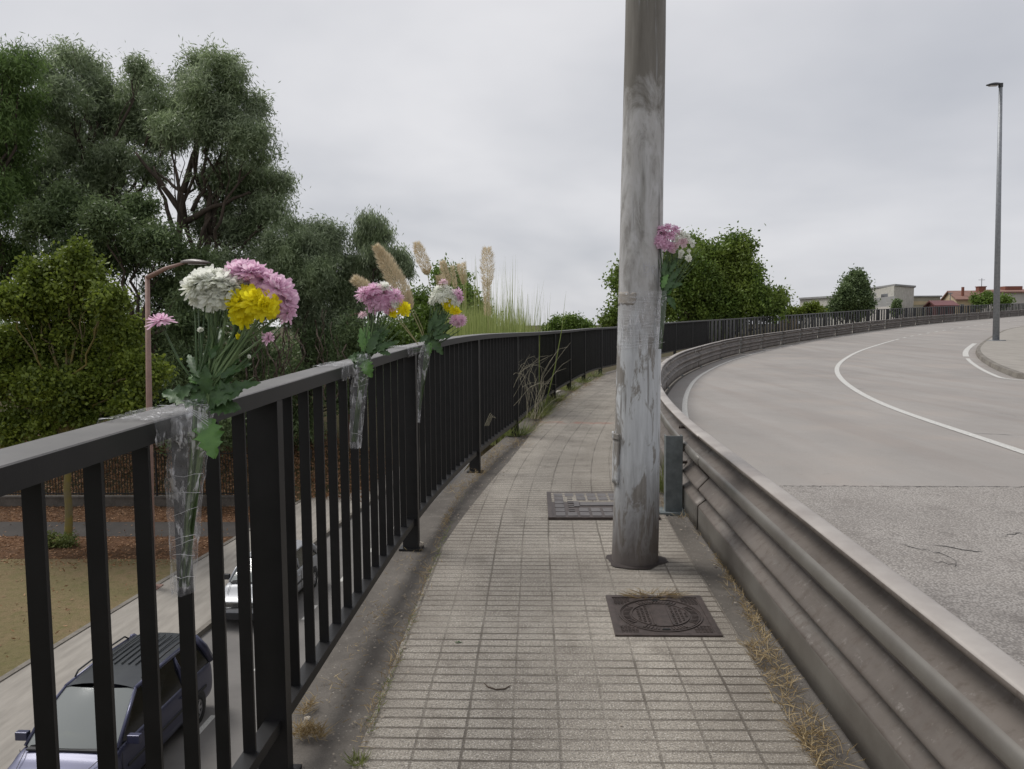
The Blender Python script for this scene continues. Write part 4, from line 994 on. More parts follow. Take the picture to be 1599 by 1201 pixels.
strawline('dry_grass', 'dead leaves and straw heaped beside the third post', [(705, 770), (735, 755), (755, 735), (785, 700), (815, 690)], 420, .05, .04)
strawline('dry_grass', 'straw around the foot of the barrier post', [(1060, 812), (1095, 815), (1100, 840), (1120, 865)], 200, .03, .04)
strawline('dry_grass', 'brown dead grass behind the pole at the barrier', [(1036, 800), (1045, 785), (1050, 770)], 160, .03, .06)
strawline('dry_grass', 'dead grass scattered along the curved foot of the railing', [(805, 700), (835, 668), (870, 640), (900, 612), (935, 592)], 700, .07, .05, ln=.12)
# tangled dry weed on the railing
sp_ = []; base_ = deck(822, 668)
def pw(x, y, Y=10.6): return tuple(ony(x, y, Y))
mbw = MB()
for i in range(34):
    bx, by = 835 + random.gauss(0, 8), 655; tx = random.choice((820, 828, 850, 870, 885, 815, 840)) + random.gauss(0, 12); ty = random.choice((545, 560, 580, 600, 620)) + random.gauss(0, 12)
    if random.random() < .5: bx, by = 815 + random.gauss(0, 18), random.uniform(580, 660)
    tx = max(800, min(890, tx)); Y = 10.35 + random.uniform(-.15, .15) + (bx - 820) * .02
    P = [Vector(pw(bx + (tx - bx) * u + random.gauss(0, 3), by + (ty - by) * u - 18 * math.sin(u * PI), Y)) for u in np.linspace(0, 1, 6)]
    mbw.tube(P, [.003, .0026, .0024, .002, .0016, .001], 3)
o = mbw.build('dry_weed', simple('pale_dry_stalk', (.36, .33, .24), (.24, .22, .15), 8, .8)); tag(o, 'tangled tall dry weed leaning through the railing bars', 'weed')
mbw = MB()
for k in range(5):
    P = [Vector(pw(757 + k * 1.5, 665, 6.9)), Vector(pw(761 + k * 2, 655 - k, 6.9)), Vector(pw(766 + k * 2.2, 645 + k * 2, 6.9))]; mbw.tube(P, .002, 3)
o = mbw.build('dry_sprig', bpy.data.materials['pale_dry_stalk']); tag(o, 'little dry sprig poking out between bars past the third post', 'weed')
# reeds and pampas beyond the railing
sp_ = []
for i in range(2300):
    px = random.uniform(688, 832); Y = random.uniform(12.4, 16.5); top = 486 + random.gauss(0, 11) + max(0, px - 800) * .8
    if px < 715: top += 8
    b_ = ony(px + random.gauss(0, 8), 560, Y); t_ = ony(px, top, Y); sp_.append(((b_.x, b_.y, g(Y) - .5), tuple(t_), .017, (random.gauss(0, .07), 0, -.02), random.random()))
V, Q, T = blades(sp_); o = npmesh('reed_bed', V, Q, MT['reed'], None, T); tag(o, 'dense yellow green reeds growing behind the railing', 'reeds', kind='stuff')
sp_ = []
for i in range(330):
    px = random.choice((700, 715, 735, 750, 765, 785, 795, 805, 815, 828)) + random.gauss(0, 9); Y = random.uniform(12.4, 15.5); top = random.uniform(395, 500) if px < 800 else random.uniform(440, 510)
    b_ = ony(px + random.gauss(0, 10), 560, Y); t_ = ony(px + random.gauss(0, 9), top, Y); bd = random.choice((0, 0, .1, .35)) * random.choice((-.4, 1, 1))
    sp_.append(((b_.x, b_.y, g(Y) - .5), tuple(t_), random.choice((.010, .014, .026)), (bd, 0, -.1 * abs(bd)), random.random() * .7))
V, Q, T = blades(sp_); o = npmesh('tall_reeds', V, Q, MT['reed'], None, T); tag(o, 'tall thin reed stalks and arching blades standing over the reed bed', 'reeds', kind='stuff')
def plume_pts(P, R, n, hair=.05):
    """feathery plume along the points P with radii R"""
    P = np.array([tuple(p) for p in P]); s = np.linspace(0, 1, len(P)); sp_ = []
    V_, T_ = [], []
    u = RNG.random(n); c = np.stack([np.interp(u, s, P[:, k]) for k in range(3)], 1); r = np.interp(u, s, R)
    ax_ = P[-1] - P[0]; ax_ = ax_ / np.linalg.norm(ax_); o_ = rodr(n); o_ -= (o_ @ ax_)[:, None] * ax_; o_ /= np.linalg.norm(o_, axis=1)[:, None]
    D = ax_ * .75 + o_ * .75; D /= np.linalg.norm(D, axis=1)[:, None]; C = c + o_ * (r * RNG.random(n) ** .5 * .8)[:, None]
    return leaf_quads(C, D, perp(D), hair * (.5 + RNG.random(n)), np.full(n, hair * .09)) + (np.repeat(RNG.random(n), 4),)
def pampas(label, pts, radpx, Y, base_px, n=2600, group='pampas plumes behind the railing'):
    root = empty('pampas_grass'); tag(root, label, 'pampas grass', group)
    P = [ony(x, y, Y) for x, y in pts]; k = Y / F
    V, Q, T = plume_pts(P[::-1], [r * k for r in radpx[::-1]], n, .055 * Y / 13); npmesh('plume', V, Q, MT['plume'], root, T)
    b = ony(base_px[0], base_px[1], Y); mb = MB(); lowp = P[-1]; mb.tube([Vector((b.x, b.y, g(Y) - .55)), b, lowp, P[0]], [.010, .008, .006, .003], 5); mb.build('stem', simple('pampas_stem', (.34, .30, .15), (.26, .22, .11)) if 'pampas_stem' not in bpy.data.materials else bpy.data.materials['pampas_stem'], root)
pampas('tall upright pampas plume standing highest at the right of the reeds', [(760, 388), (761, 402), (761, 420), (761, 435), (760, 448), (760, 470), (762, 495)], [5, 11, 12, 10, 6, 4, 5], 13.0, (762, 520), 3600)
pampas('slim leaning pampas plume above the third bouquet', [(651, 380), (655, 393), (661, 408), (667, 422), (668, 430)], [3, 9, 11, 8, 2], 14.5, (690, 540), 2600)
pampas('pale narrow pampas plume just behind the white flowers', [(691, 409), (694, 422), (698, 437), (700, 447)], [2, 6, 7, 3], 14.0, (705, 530), 1500)
pampas('short ragged brown pampas plume between the reeds', [(720, 413), (721, 423), (724, 435), (725, 445)], [7, 7, 4, 1.5], 14.2, (728, 530), 1300)
pampas('thin grey spent plume beside the ragged brown one', [(706, 415), (708, 428), (710, 440), (711, 450)], [1.2, 2, 2.4, 1.5], 14.6, (714, 530), 500)
pampas('faded low plume behind the pale flowers', [(686, 432), (688, 440), (690, 450)], [4, 6, 5], 14.4, (694, 530), 900)
# loose bits on the paving
mb = MB()
def rock(mb, c, r, n=3):
    vs_ = []; 
    for i in range(5):
        for j in range(8):
            th = PI * (i + .5) / 5; ph = 2 * PI * j / 8; k = r * random.uniform(.75, 1.1); vs_.append((c[0] + k * math.sin(th) * math.cos(ph) * 1.2, c[1] + k * math.sin(th) * math.sin(ph), c[2] + k * math.cos(th) * .7))
    mb.add(vs_, [(i * 8 + j, i * 8 + (j + 1) % 8, (i + 1) * 8 + (j + 1) % 8, (i + 1) * 8 + j) for i in range(4) for j in range(8)] + [tuple(range(8)), tuple(32 + j for j in reversed(range(8)))])
p = deck(656, 853); rock(mb, (p.x, p.y, p.z + .015), .028); o = mb.build('stone', MT['stone']); tag(o, 'pale broken stone beside the second post foot', 'stone')
for (px, py, r, lb) in ((632, 1003 + 10, .009, 'small tan pebble in the joint at the tile edge'), (1116, 883, .009, 'white pebble on the dark strip by the barrier'), (480, 1124, .012, 'flat grey pebble by the nearest post'), (970, 1134, .005, 'tiny white chip on the tiles in the foreground')):
    mb = MB(); p = deck(px, py); rock(mb, (p.x, p.y, p.z + r * .5), r); o = mb.build('pebble', MT['stone']); tag(o, lb, 'pebble')
# ================================================================ IRON FENCE ON ITS LOW WALL
mb = MB(); mb.box((-27, 33.95, ZL + .24), (31, .28, .52)); mb.box((-27, 33.95, ZL + .53), (31.02, .34, .06))
o = mb.build('low_wall', MT['conc']); tag(o, 'low dark concrete wall carrying the iron fence', 'wall')
ifn = empty('iron_fence', (-27, 33.95, ZL + .55)); tag(ifn, 'black iron bar fence on the low wall behind the street tree', 'fence')
for k in range(11):
    x0 = -42.4 + 2.8 * k; mb = MB()
    for zz_ in (.12, 1.95): mb.box((x0 + 1.4 + 27, 0, zz_), (2.74, .03, .05))
    for j in range(1, 21): mb.box((x0 + j * .133 + 27, 0, 1.05), (.024, .024, 2.0))
    mb.build('panel', MT['iron'], ifn); mb = MB(); mb.box((x0 + 27, 0, 1.03), (.07, .07, 2.1)); mb.build('post', MT['iron'], ifn)
# ================================================================ STREET LAMPS
def street_lamp(label, base, H, r0, r1, arm, mat, headmat, hl=.75, up=.25, group=None, name='street_lamp'):
    root = empty(name, base); tag(root, label, 'street lamp', group); mb = MB()
    mb.tube([(0, 0, 0), (0, 0, H * .5), (0, 0, H)], [r0, (r0 + r1) / 2, r1], 12); o = mb.build('pole', mat, root, shade=True)
    mb = MB(); mb.box((0, 0, .02), (r0 * 4, r0 * 4, .04)); mb.build('base_plate', mat, root, bevel=.005)
    a = Vector(arm); d = a.normalized(); s_ = Vector((-d.y, d.x, 0)).normalized()
    if a.length > .3:
        mb = MB(); mb.tube([(0, 0, H - .03), a * .5 + Vector((0, 0, H + up * .6)), a + Vector((0, 0, H + up))], [r1 * 1.15, r1 * .9, r1 * .6], 8); mb.build('arm', mat, root, shade=True)
    e = (a if a.length > .3 else Vector((0, 0, 0))) + Vector((0, 0, H + (up if a.length > .3 else 0)))
    mb = MB(); N1 = 9; rings = []
    for i in range(N1 + 1):
        t = i / N1; wdt = .16 * math.sin(min(1, t * 1.25 + .12) * PI * .5) * (1 if t < .8 else math.sqrt(max(.05, 1 - ((t - .8) / .2) ** 2 * .8))); ht = .10 * math.sin(PI * (.15 + .8 * t)) + .015
        c = e + d * (hl * (t - .12)); rings.append([c + s_ * wdt * math.cos(q) + Vector((0, 0, 1)) * ht * (math.sin(q) if math.sin(q) > 0 else math.sin(q) * .35) for q in [2 * PI * j / 12 for j in range(12)]])
    vs_ = [v for r in rings for v in r]; mb.add(vs_, [(i * 12 + j, i * 12 + (j + 1) % 12, (i + 1) * 12 + (j + 1) % 12, (i + 1) * 12 + j) for i in range(N1) for j in range(12)] + [tuple(range(11, -1, -1)), tuple(N1 * 12 + j for j in range(12))])
    hd = mb.build('lamp_head', headmat, root, shade=True)
    mb = MB(); mb.box(e + d * hl * .45 + Vector((0, 0, -.045)), (hl * .5, .2, .02), ax=(d, s_, Vector((0, 0, 1)))); mb.build('lens', MT['lens'], hd)
    return root
b = onz(237, 918, ZL + .14); tp = ony(230, 432, b.y)
r_ = street_lamp('pinkish brown street lamp with a bent arm rising beside the sidewalk below', (b.x, b.y, b.z), tp.z - b.z, .125, .065, (1.25, -.25, 0), MT['rust'], simple('brown_lamp_head', (.16, .13, .12), None, 6, .4), .95, .42, 'street lamps')
r_.rotation_euler = (0, math.atan2(tp.x - b.x, tp.z - b.z), 0)
for (px, py, Y, ax_, lb) in ((541.5, 494, 44, (1.0, -.2, 0), 'slim street lamp standing before the dark shrubs left of the second bouquet'), (633, 512, 70, (.6, -.2, 0), 'tiny distant lamp pole between the second and third bouquets')):
    tp = ony(px, py, Y); street_lamp(lb, (tp.x, Y, ZL), tp.z - ZL, .09, .06, ax_, MT['rust'], MT['rust'], .6, .2, 'street lamps')
lb_ = deck(1555, 536); tp = ony(1562.5, 136, lb_.y)
rt_l = street_lamp('tall slim grey street lamp with a flat dark head on the road island', (lb_.x, lb_.y, lb_.z + .12), tp.z - lb_.z, .16, .085, (-.12, 0, 0), MT['lampgrey'], MT['lamphead'], .78, 0, name='street_lamp')
# lean correction
rt_l.rotation_euler = (0, math.atan2(tp.x - lb_.x, tp.z - lb_.z), 0)
mb = MB(); mb.tube([(0, 0, tp.z - lb_.z - .12), (0, 0, tp.z - lb_.z + .06)], .11, 8); mb.build('bracket', MT['lamphead'], rt_l)
b = onz(485.5, 752, ZL + .14)
sp_ = empty('sign_post', b); tag(sp_, 'short black post with a small plate at the far end of the sidewalk', 'post'); mb = MB(); mb.tube([(0, 0, 0), (0, 0, 1.75)], .05, 8); mb.build('post', MT['iron'], sp_)
mb = MB(); mb.box((0, -.06, 1.45), (.24, .04, .42)); mb.build('plate', MT['iron'], sp_, bevel=.01)
# ================================================================ BUILDINGS
bc = m_concrete('stained_render', (.56, .54, .49), (.40, .385, .335), False); bg = simple('grey_render', (.30, .30, .30), (.24, .235, .23), .4, .9)
bb = simple('beige_render', (.36, .33, .26), (.28, .255, .205), .3, .9); by = simple('sand_render', (.50, .40, .26), (.40, .33, .22), .3, .9); bw = simple('white_render', (.50, .47, .44), (.40, .375, .35), .3, .9)
rred = simple('clay_tiles', (.25, .135, .105), (.18, .10, .08), 1.2, .9, bump=.8, bscale=6, bdist=.08); rdk = simple('dark_red_metal', (.15, .045, .045), (.11, .035, .035), 1, .6); glass = simple('dark_window', (.03, .032, .036), None, 4, .15); wfr = simple('window_frame', (.42, .42, .40), None, 4, .6); brk = simple('brick_red', (.23, .09, .06), (.17, .07, .05), 3, .9)
def gp(px, Y): p = ony(px, 490, Y); return Vector((p.x, Y, 0))
def zpx(px, py, Y): return ony(px, py, Y).z
def prism(name, poly, z0, z1s, mat, parent, m=None):
    mb = MB(); n = len(poly); z1s = z1s if hasattr(z1s, '__len__') else [z1s] * n
    mb.add([(p[0], p[1], z0) for p in poly] + [(p[0], p[1], z) for p, z in zip(poly, z1s)], [(i, (i + 1) % n, n + (i + 1) % n, n + i) for i in range(n)] + [tuple(range(n, 2 * n))]); return mb.build(name, mat, parent)
def window(parent, a, b, u0, u1, z0, z1, proud=.06):
    """window on the wall from a to b (plan points), u along the wall 0..1"""
    A = a.lerp(b, u0); B = a.lerp(b, u1); d = (B - A); L = d.length; d.normalize(); n = Vector((d.y, -d.x, 0))
    if n.y > 0: n = -n
    c = (A + B) / 2 + n * proud * .4; c.z = (z0 + z1) / 2; mb = MB(); t_ = .09
    for sx in (-1, 1): mb.box(c + d * sx * (L / 2 - t_ / 2), (t_, proud, z1 - z0), ax=(d, n, Vector((0, 0, 1))))
    for sz in (-1, 1): mb.box(c + Vector((0, 0, sz * ((z1 - z0) / 2 - t_ / 2))), (L - 2 * t_, proud, t_), ax=(d, n, Vector((0, 0, 1))))
    mb.box(c, (t_ * .7, proud * .8, z1 - z0 - 2 * t_), ax=(d, n, Vector((0, 0, 1))))
    f = mb.build('window', wfr, parent); mb = MB(); mb.box(c - n * .02, (L - t_, proud * .4, z1 - z0 - t_), ax=(d, n, Vector((0, 0, 1)))); mb.build('pane', glass, f); return f
hall = empty('concrete_hall'); tag(hall, 'long low pale wall of a concrete hall left of the dark evergreen', 'building')
a, b = gp(1248.5, 150), gp(1372, 128); z = zpx(1248.5, 468, 150); z2 = zpx(1293, 462.5, 141); back = Vector((14, 26, 0))
prism('wall', [a, b, b + back, a + back], -6.6, z, bc, hall); prism('roof_edge', [a + Vector((-.3, -.3, 0)), b + Vector((0, -.3, 0)), b + back, a + back], z + .01, z + .35, bg, hall)
blk = empty('concrete_block'); tag(blk, 'stained concrete building with a tall square corner block and few windows', 'building')
a, b, c = gp(1352, 134), gp(1395, 120), gp(1426, 126); z = zpx(1395, 446.5, 120); prism('wall', [a, b, c, c + Vector((6, 16, 0)), a + Vector((6, 16, 0))], -6.6, z, bc, blk)
e_ = Vector((.2, -.2, 0)); prism('roof_edge', [a - e_, b + Vector((0, -.25, 0)), c + Vector((.25, -.1, 0)), c + Vector((6, 16, 0)), a + Vector((6, 16, 0))], z + .01, z + .28, bg, blk)
window(blk, a, b, .56, .80, zpx(1382, 464.5, 124), zpx(1382, 458.5, 124))
n_ = Vector((-.9, -2.4, 0)); a2, b2 = gp(1352, 134) + n_, gp(1394.5, 120) + n_; zt_, zb_ = zpx(1375, 464.5, 124), zpx(1375, 478.5, 124); ledge = prism('lower_wing', [a2, b2, gp(1395, 120) + Vector((-.05, -.0, 0)), gp(1352, 134)], -6.6, zt_, bg, blk)
for u0, u1 in ((.36, .52), (.72, .90)): window(blk, a2, b2, u0, u1, zpx(1375, 478, 122), zpx(1375, 472.5, 122), .12)
whb = prism('white_base', [a2 + Vector((-.1, -.25, 0)), b2 + Vector((-.1, -.25, 0)), b2 + Vector((0, -.05, 0)), a2 + Vector((0, -.05, 0))], -6.6, zpx(1375, 479, 122), bw, blk)
bx_ = empty('beige_building'); tag(bx_, 'plain beige flat roofed building right of the concrete block', 'building'); a, b = gp(1424, 138), gp(1467.5, 138); z = zpx(1445, 464, 138)
prism('wall', [a, b, b + Vector((4, 14, 0)), a + Vector((4, 14, 0))], -6.6, z, bb, bx_); prism('roof_edge', [a + Vector((0, -.25, 0)), b + Vector((.2, -.25, 0)), b + Vector((4, 14, 0)), a + Vector((4, 14, 0))], z + .01, z + .25, bg, bx_); prism('stained_band', [a + Vector((0, -.08, 0)), b + Vector((0, -.08, 0)), b + Vector((0, -.01, 0)), a + Vector((0, -.01, 0))], zpx(1445, 476, 138), zpx(1445, 470.5, 138), by, bx_)
def gable(name, label, pxa, pxb, Y, ye, yr, mw, mr, depth=9, cat='building', wall_y=None):
    r = empty(name); tag(r, label, cat); a, b = gp(pxa, Y), gp(pxb, Y); ze = zpx((pxa + pxb) / 2, ye, Y); zr_ = zpx((pxa + pxb) / 2, yr, Y); D = Vector((depth * .3, depth, 0))
    prism('wall', [a, b, b + D, a + D], -6.6, ze, mw, r); ov = Vector((.35, 0, 0)); mb = MB(); m0 = D * .5
    th = Vector((0, 0, .22))
    P = [a - ov + Vector((0, -.4, ze - .05)), b + ov + Vector((0, -.4, ze - .05)), b + ov + m0 + Vector((0, 0, zr_)), a - ov + m0 + Vector((0, 0, zr_)), b + ov + D + Vector((0, .4, ze - .05)), a - ov + D + Vector((0, .4, ze - .05))]
    for q in ((0, 1, 2, 3), (3, 2, 4, 5)):
        mb.add([P[k] for k in q] + [P[k] + th for k in q], [(0, 1, 2, 3), (7, 6, 5, 4), (0, 4, 5, 1), (1, 5, 6, 2), (2, 6, 7, 3), (3, 7, 4, 0)])
    mb.build('roof', mr, r)
    for s_, pt in ((0, a), (1, b)):
        mb = MB(); mb.add([pt + Vector((0, .02, ze)), pt + D + Vector((0, -.02, ze)), pt + m0 + Vector((0, 0, zr_ - .02))], [(0, 1, 2)]); mb.build('gable', mw, r)
    return r, a, b, ze, zr_, D
gable('red_shed', 'dark red shed with a low peaked roof behind the far railing', 1461, 1492, 118, 478.5, 470.5, rdk, rdk, 7)
r, a, b, ze, zr_, D = gable('red_roofed_house', 'sand coloured house with a long sloping red tiled roof and chimney', 1493, 1568, 140, 468.5, 453.5, by, rred, 12)
for u0, u1 in ((.08, .16), (.30, .38)): window(r, a, b, u0, u1, ze - 2.2, ze - .7)
ch = gp(1530, 145); mb = MB(); mb.box((ch.x, ch.y, zr_ - .2), (1.3, 1.0, 2.0)); mb.box((ch.x, ch.y, zr_ + .85), (1.5, 1.2, .15)); mb.build('chimney', brk, r)
ch = gp(1502, 142); mb = MB(); mb.tube([(ch.x, ch.y, ze), (ch.x, ch.y, ze + 2.4)], .25, 8); mb.build('flue', brk, r)
mb = MB(); ch = gp(1531, 145); q0 = Vector((ch.x, ch.y, zr_ + .9)); mb.tube([q0, q0 + Vector((0, 0, 1.5))], .05, 4); mb.tube([q0 + Vector((-.6, 0, 1.2)), q0 + Vector((.6, 0, 1.2))], .04, 4); mb.build('aerial', MT['iron'], r)
r, a, b, ze, zr_, D = gable('red_roofed_house', 'pale plastered house end with a brown red tiled ridge at the right edge', 1556, 1625, 128, 457, 452, bw, rred, 10)
ch = gp(1577, 132); mb = MB(); mb.box((ch.x, ch.y, zpx(1577, 452, 132)), (2.8, 1.6, 1.0)); mb.build('chimney', brk, r)
gable('small_house', 'small sand coloured house with a low roof below the round tree', 1218, 1246, 96, 491, 484, by, bb, 6)
gable('distant_house', 'distant house with a brown roof glimpsed between the second and third bouquets', 630, 652, 120, 474, 463, bw, rred, 7)
for (px, py, Y, hh) in ((1484, 458, 132, 6), (1490.5, 462, 150, 4)):
    p = ony(px, py, Y); mb = MB(); mb.tube([(p.x, Y, -2), (p.x, Y, p.z)], .07, 5); mb.box((p.x, Y, p.z), (.7, .1, .15)); o = mb.build('lamp_mast', MT['lampgrey']); tag(o, 'thin distant lamp mast left of the red roofed house' if hh == 6 else 'second thin mast nearest the red roofed house', 'mast')
# ================================================================ CARS
glassc = NT('car_glass'); tr_ = glassc.n('ShaderNodeBsdfTransparent'); tr_.inputs[0].default_value = (.45, .48, .47, 1); gb = glassc.bsdf((.29, .31, .30), .12, 0, 1.0); mx_ = glassc.n('ShaderNodeMixShader'); mx_.inputs[0].default_value = .72; glassc.t.links.new(tr_.outputs[0], mx_.inputs[1]); glassc.t.links.new(gb, mx_.inputs[2]); glassc.done(mx_.outputs[0]); CG = glassc.m  # grey base holds the windscreen's sky reflection as colour
tint_ = simple('tinted_glass', (.012, .013, .014), None, 4, .08, 0, .8); rub = simple('tyre_rubber', (.018, .018, .018), None, 9, .85); plast = simple('black_plastic', (.028, .028, .03), None, 9, .6); rimm = simple('silver_rim', (.45, .45, .47), (.35, .35, .36), 9, .35, .7)
chro = simple('chrome', (.7, .7, .7), None, 9, .15, .9); hlg = simple('headlight_glass', (.62, .64, .66), (.45, .46, .48), 30, .1, .2, .9)
def carpaint(n, a, b, metal=.35): return simple(n, a, b, 2, .42, metal, .6, **{'Coat Weight': .35, 'Coat Roughness': .22})
def make_car(name, label, paintm, base, heading, spec, interior=True, roofm=None):
    """spec: L, W, H, belt, hood_z, y of cowl, windscreen top, roof rear, rear glass foot measured from the front"""
    root = empty(name, base); root.rotation_euler = (0, 0, heading); tag(root, label, 'car', spec.get('group'))
    L, W, H, belt = spec['L'], spec['W'], spec['H'], spec['belt']; cow, wt, rr, rg = spec['cow'], spec['wt'], spec['rr'], spec['rg']; hz_ = spec['hood']
    # car frame: +x right of the driver's front... front bumper at y=0, rear at y=L (away from the camera)
    hw = W / 2
    st = [(0.0, .66, .30, hz_ * .62), (.05, .80, .24, hz_ * .72), (.18, .90, .20, hz_ * .82), (.45, .965, .19, hz_ * .91), (.8, .99, .20, hz_ * .96), (cow * .8, 1.0, .20, hz_), (cow, 1.0, .20, belt), (wt, 1.0, .20, belt + .02), ((wt + rr) / 2, 1.0, .20, belt + .03), (rr, .995, .20, belt + .04), (rg, .98, .22, belt + .02), (L - .12, .95, .25, belt - .02), (L - .02, .90, .30, belt - .12), (L, .84, .36, belt - .30)]
    rows_ = []
    for (y, k, zb, zt2) in st:
        w_ = hw * k; rows_.append([(-w_ * .55, y, zb), (-w_ * .90, y, zb + .02), (-w_ * .99, y, zb + .18), (-w_, y, (zb + zt2) / 2), (-w_ * .985, y, zt2 - .10), (-w_ * .94, y, zt2 - .025), (-w_ * .86, y, zt2), (0, y, zt2 + (.035 if y < cow else 0)), (w_ * .86, y, zt2), (w_ * .94, y, zt2 - .025), (w_ * .985, y, zt2 - .10), (w_, y, (zb + zt2) / 2), (w_ * .99, y, zb + .18), (w_ * .90, y, zb + .02), (w_ * .55, y, zb)])
    n = 15; V_ = [p for r in rows_ for p in r]; mb = MB(); mb.add(V_, [(i * n + j, i * n + (j + 1) % n, (i + 1) * n + (j + 1) % n, (i + 1) * n + j) for i in range(len(st) - 1) for j in range(n)] + [tuple(range(n)), tuple((len(st) - 1) * n + j for j in reversed(range(n)))])
    body = mb.build('body', paintm, root, shade=True); sd_ = body.modifiers.new('sub', 'SUBSURF'); sd_.levels = 1; sd_.render_levels = 2
    # greenhouse
    tw = hw * spec.get('tw', .74); bw_ = hw * .93; zb = belt - .01; zt2 = H - .06
    B = [(-bw_ * .97, cow, zb), (bw_ * .97, cow, zb), (bw_, rg, zb + .02), (-bw_, rg, zb + .02)]; T_ = [(-tw * .95, wt, zt2 - .02), (tw * .95, wt, zt2 - .02), (tw * .95, rr, zt2 - .02), (-tw * .95, rr, zt2 - .02)]
    def quad(nm, pts, mat, parent=root):
        mb = MB(); mb.add(pts, [(0, 1, 2, 3)]); return mb.build(nm, mat, parent)
    def ip_(a, b, t): return tuple(a[k] + (b[k] - a[k]) * t for k in range(3))
    def bow(nm, p00, p10, p11, p01, out, mat, nseg=8):
        mb = MB(); V_ = []
        for i in range(nseg + 1):
            u = i / nseg
            for j in range(nseg + 1):
                v = j / nseg; a = ip_(p00, p10, u); b_ = ip_(p01, p11, u); q = ip_(a, b_, v); k = 4 * u * (1 - u) * .75 + 4 * v * (1 - v) * .25
                V_.append((q[0] + out[0] * k, q[1] + out[1] * k, q[2] + out[2] * k))
        m_ = nseg + 1; mb.add(V_, [(i * m_ + j, (i + 1) * m_ + j, (i + 1) * m_ + j + 1, i * m_ + j + 1) for i in range(nseg) for j in range(nseg)]); return mb.build(nm, mat, root, shade=True)
    bow('windscreen', B[0], B[1], T_[1], T_[0], (0, -.14, .04), tint_ if spec.get('dark') else CG)
    bow('rear_window', B[3], B[2], T_[2], T_[3], (0, .10, .03), tint_)
    for sx, b0, t0, b3, t3 in ((1, B[1], T_[1], B[2], T_[2]), (-1, B[0], T_[0], B[3], T_[3])):
        pil = MB(); y_ = [cow + .05] + spec['pill'] + [rg - .03]
        k = len(y_)
        for i in range(k - 1):
            ya, yb = y_[i] + .04, y_[i + 1] - .04
            def onside(y, top):
                if top: y2 = max(wt + .02, min(rr - .02, y)); u = (y2 - wt) / (rr - wt); p = ip_(t0, t3, u)
                else: u = (y - cow) / (rg - cow); p = ip_(b0, b3, u)
                return p
            if i == 0: ta, tb = wt - .0, yb
            elif i == k - 2: ta, tb = ya, rr + .0
            else: ta, tb = ya, yb
            P = [onside(ya, 0), onside(yb, 0), onside(tb, 1), onside(ta, 1)]
            mid = sx * .012; P = [(p[0] + mid, p[1], p[2]) for p in P]
            quad('side_window', P if sx > 0 else P[::-1], tint_)
        # pillars
        for (yb_, yt_) in [(cow, wt)] + [(y, y) for y in spec['pill']] + [(rg, rr)]:
            p = Vector(ip_(b0, b3, (yb_ - cow) / (rg - cow))); q = Vector(ip_(t0, t3, max(0, min(1, (yt_ - wt) / (rr - wt))))); w_ = .035 if yb_ == cow else .04 if yb_ != rg else .09
            m_ = p.lerp(q, .5) + Vector((sx * .03, -.04 if yb_ == cow else 0, .03)); pil.tube([p, m_, q], [w_, w_, w_ * .9], 6)
        pil.tube([Vector(t0) + Vector((0, 0, .0)), Vector(ip_(t0, t3, .5)) + Vector((sx * .02, 0, .02)), Vector(t3)], [.04, .045, .04], 6)
        pil.build('pillar_frame', paintm, root, shade=True)
    # roof skin
    mb = MB(); V_ = []; nx, ny = 8, 10
    for i in range(ny + 1):
        v = i / ny; y = wt - .03 + (rr + .06 - wt) * v
        for j in range(nx + 1):
            u = j / nx * 2 - 1; V_.append((tw * 1.0 * u * (1 - .04 * abs(2 * v - 1) ** 3), y, zt2 - .02 + .085 * (1 - abs(u) ** 2.6) + .03 * (1 - (2 * v - 1) ** 2)))
    mb.add(V_, [(i * (nx + 1) + j, i * (nx + 1) + j + 1, (i + 1) * (nx + 1) + j + 1, (i + 1) * (nx + 1) + j) for i in range(ny) for j in range(nx)]); rf = mb.build('roof', roofm or paintm, root, shade=True)
    if spec.get('rails'):
        for sx in (-1, 1):
            mb = MB(); x = sx * tw * .93; mb.tube([(x, wt + .25, zt2 + .04), (x, wt + .35, zt2 + .12), (x, (wt + rr) / 2, zt2 + .14), (x, rr - .35, zt2 + .12), (x, rr - .22, zt2 + .03)], .018, 6); mb.build('roof_rail', plast, root, shade=True)
        mb = MB()
        for u in np.linspace(-.6, .6, 7): mb.box((tw * u, (wt + rr) / 2 + .25, zt2 + .085 + .03 * (1 - abs(u))), (.018, (rr - wt) * .62, .02))
        mb.build('roof_rib', roofm or paintm, rf)
    # interior
    mb = MB(); mb.box((0, cow + .18, belt - .03), (W * .82, .5, .08)); mb.build('dashboard', simple('dash_grey', (.16, .165, .16)) if 'dash_grey' not in bpy.data.materials else bpy.data.materials['dash_grey'], root, bevel=.02)
    for sx in (-.38, .38):
        mb = MB(); mb.box((sx, cow + 1.15, belt + .02), (.46, .14, .62)); mb.box((sx, cow + 1.12, belt + .42), (.26, .1, .18)); mb.build('seat', simple('seat_grey', (.10, .11, .115)) if 'seat_grey' not in bpy.data.materials else bpy.data.materials['seat_grey'], root, bevel=.04)
    # wheels
    R = spec['R']
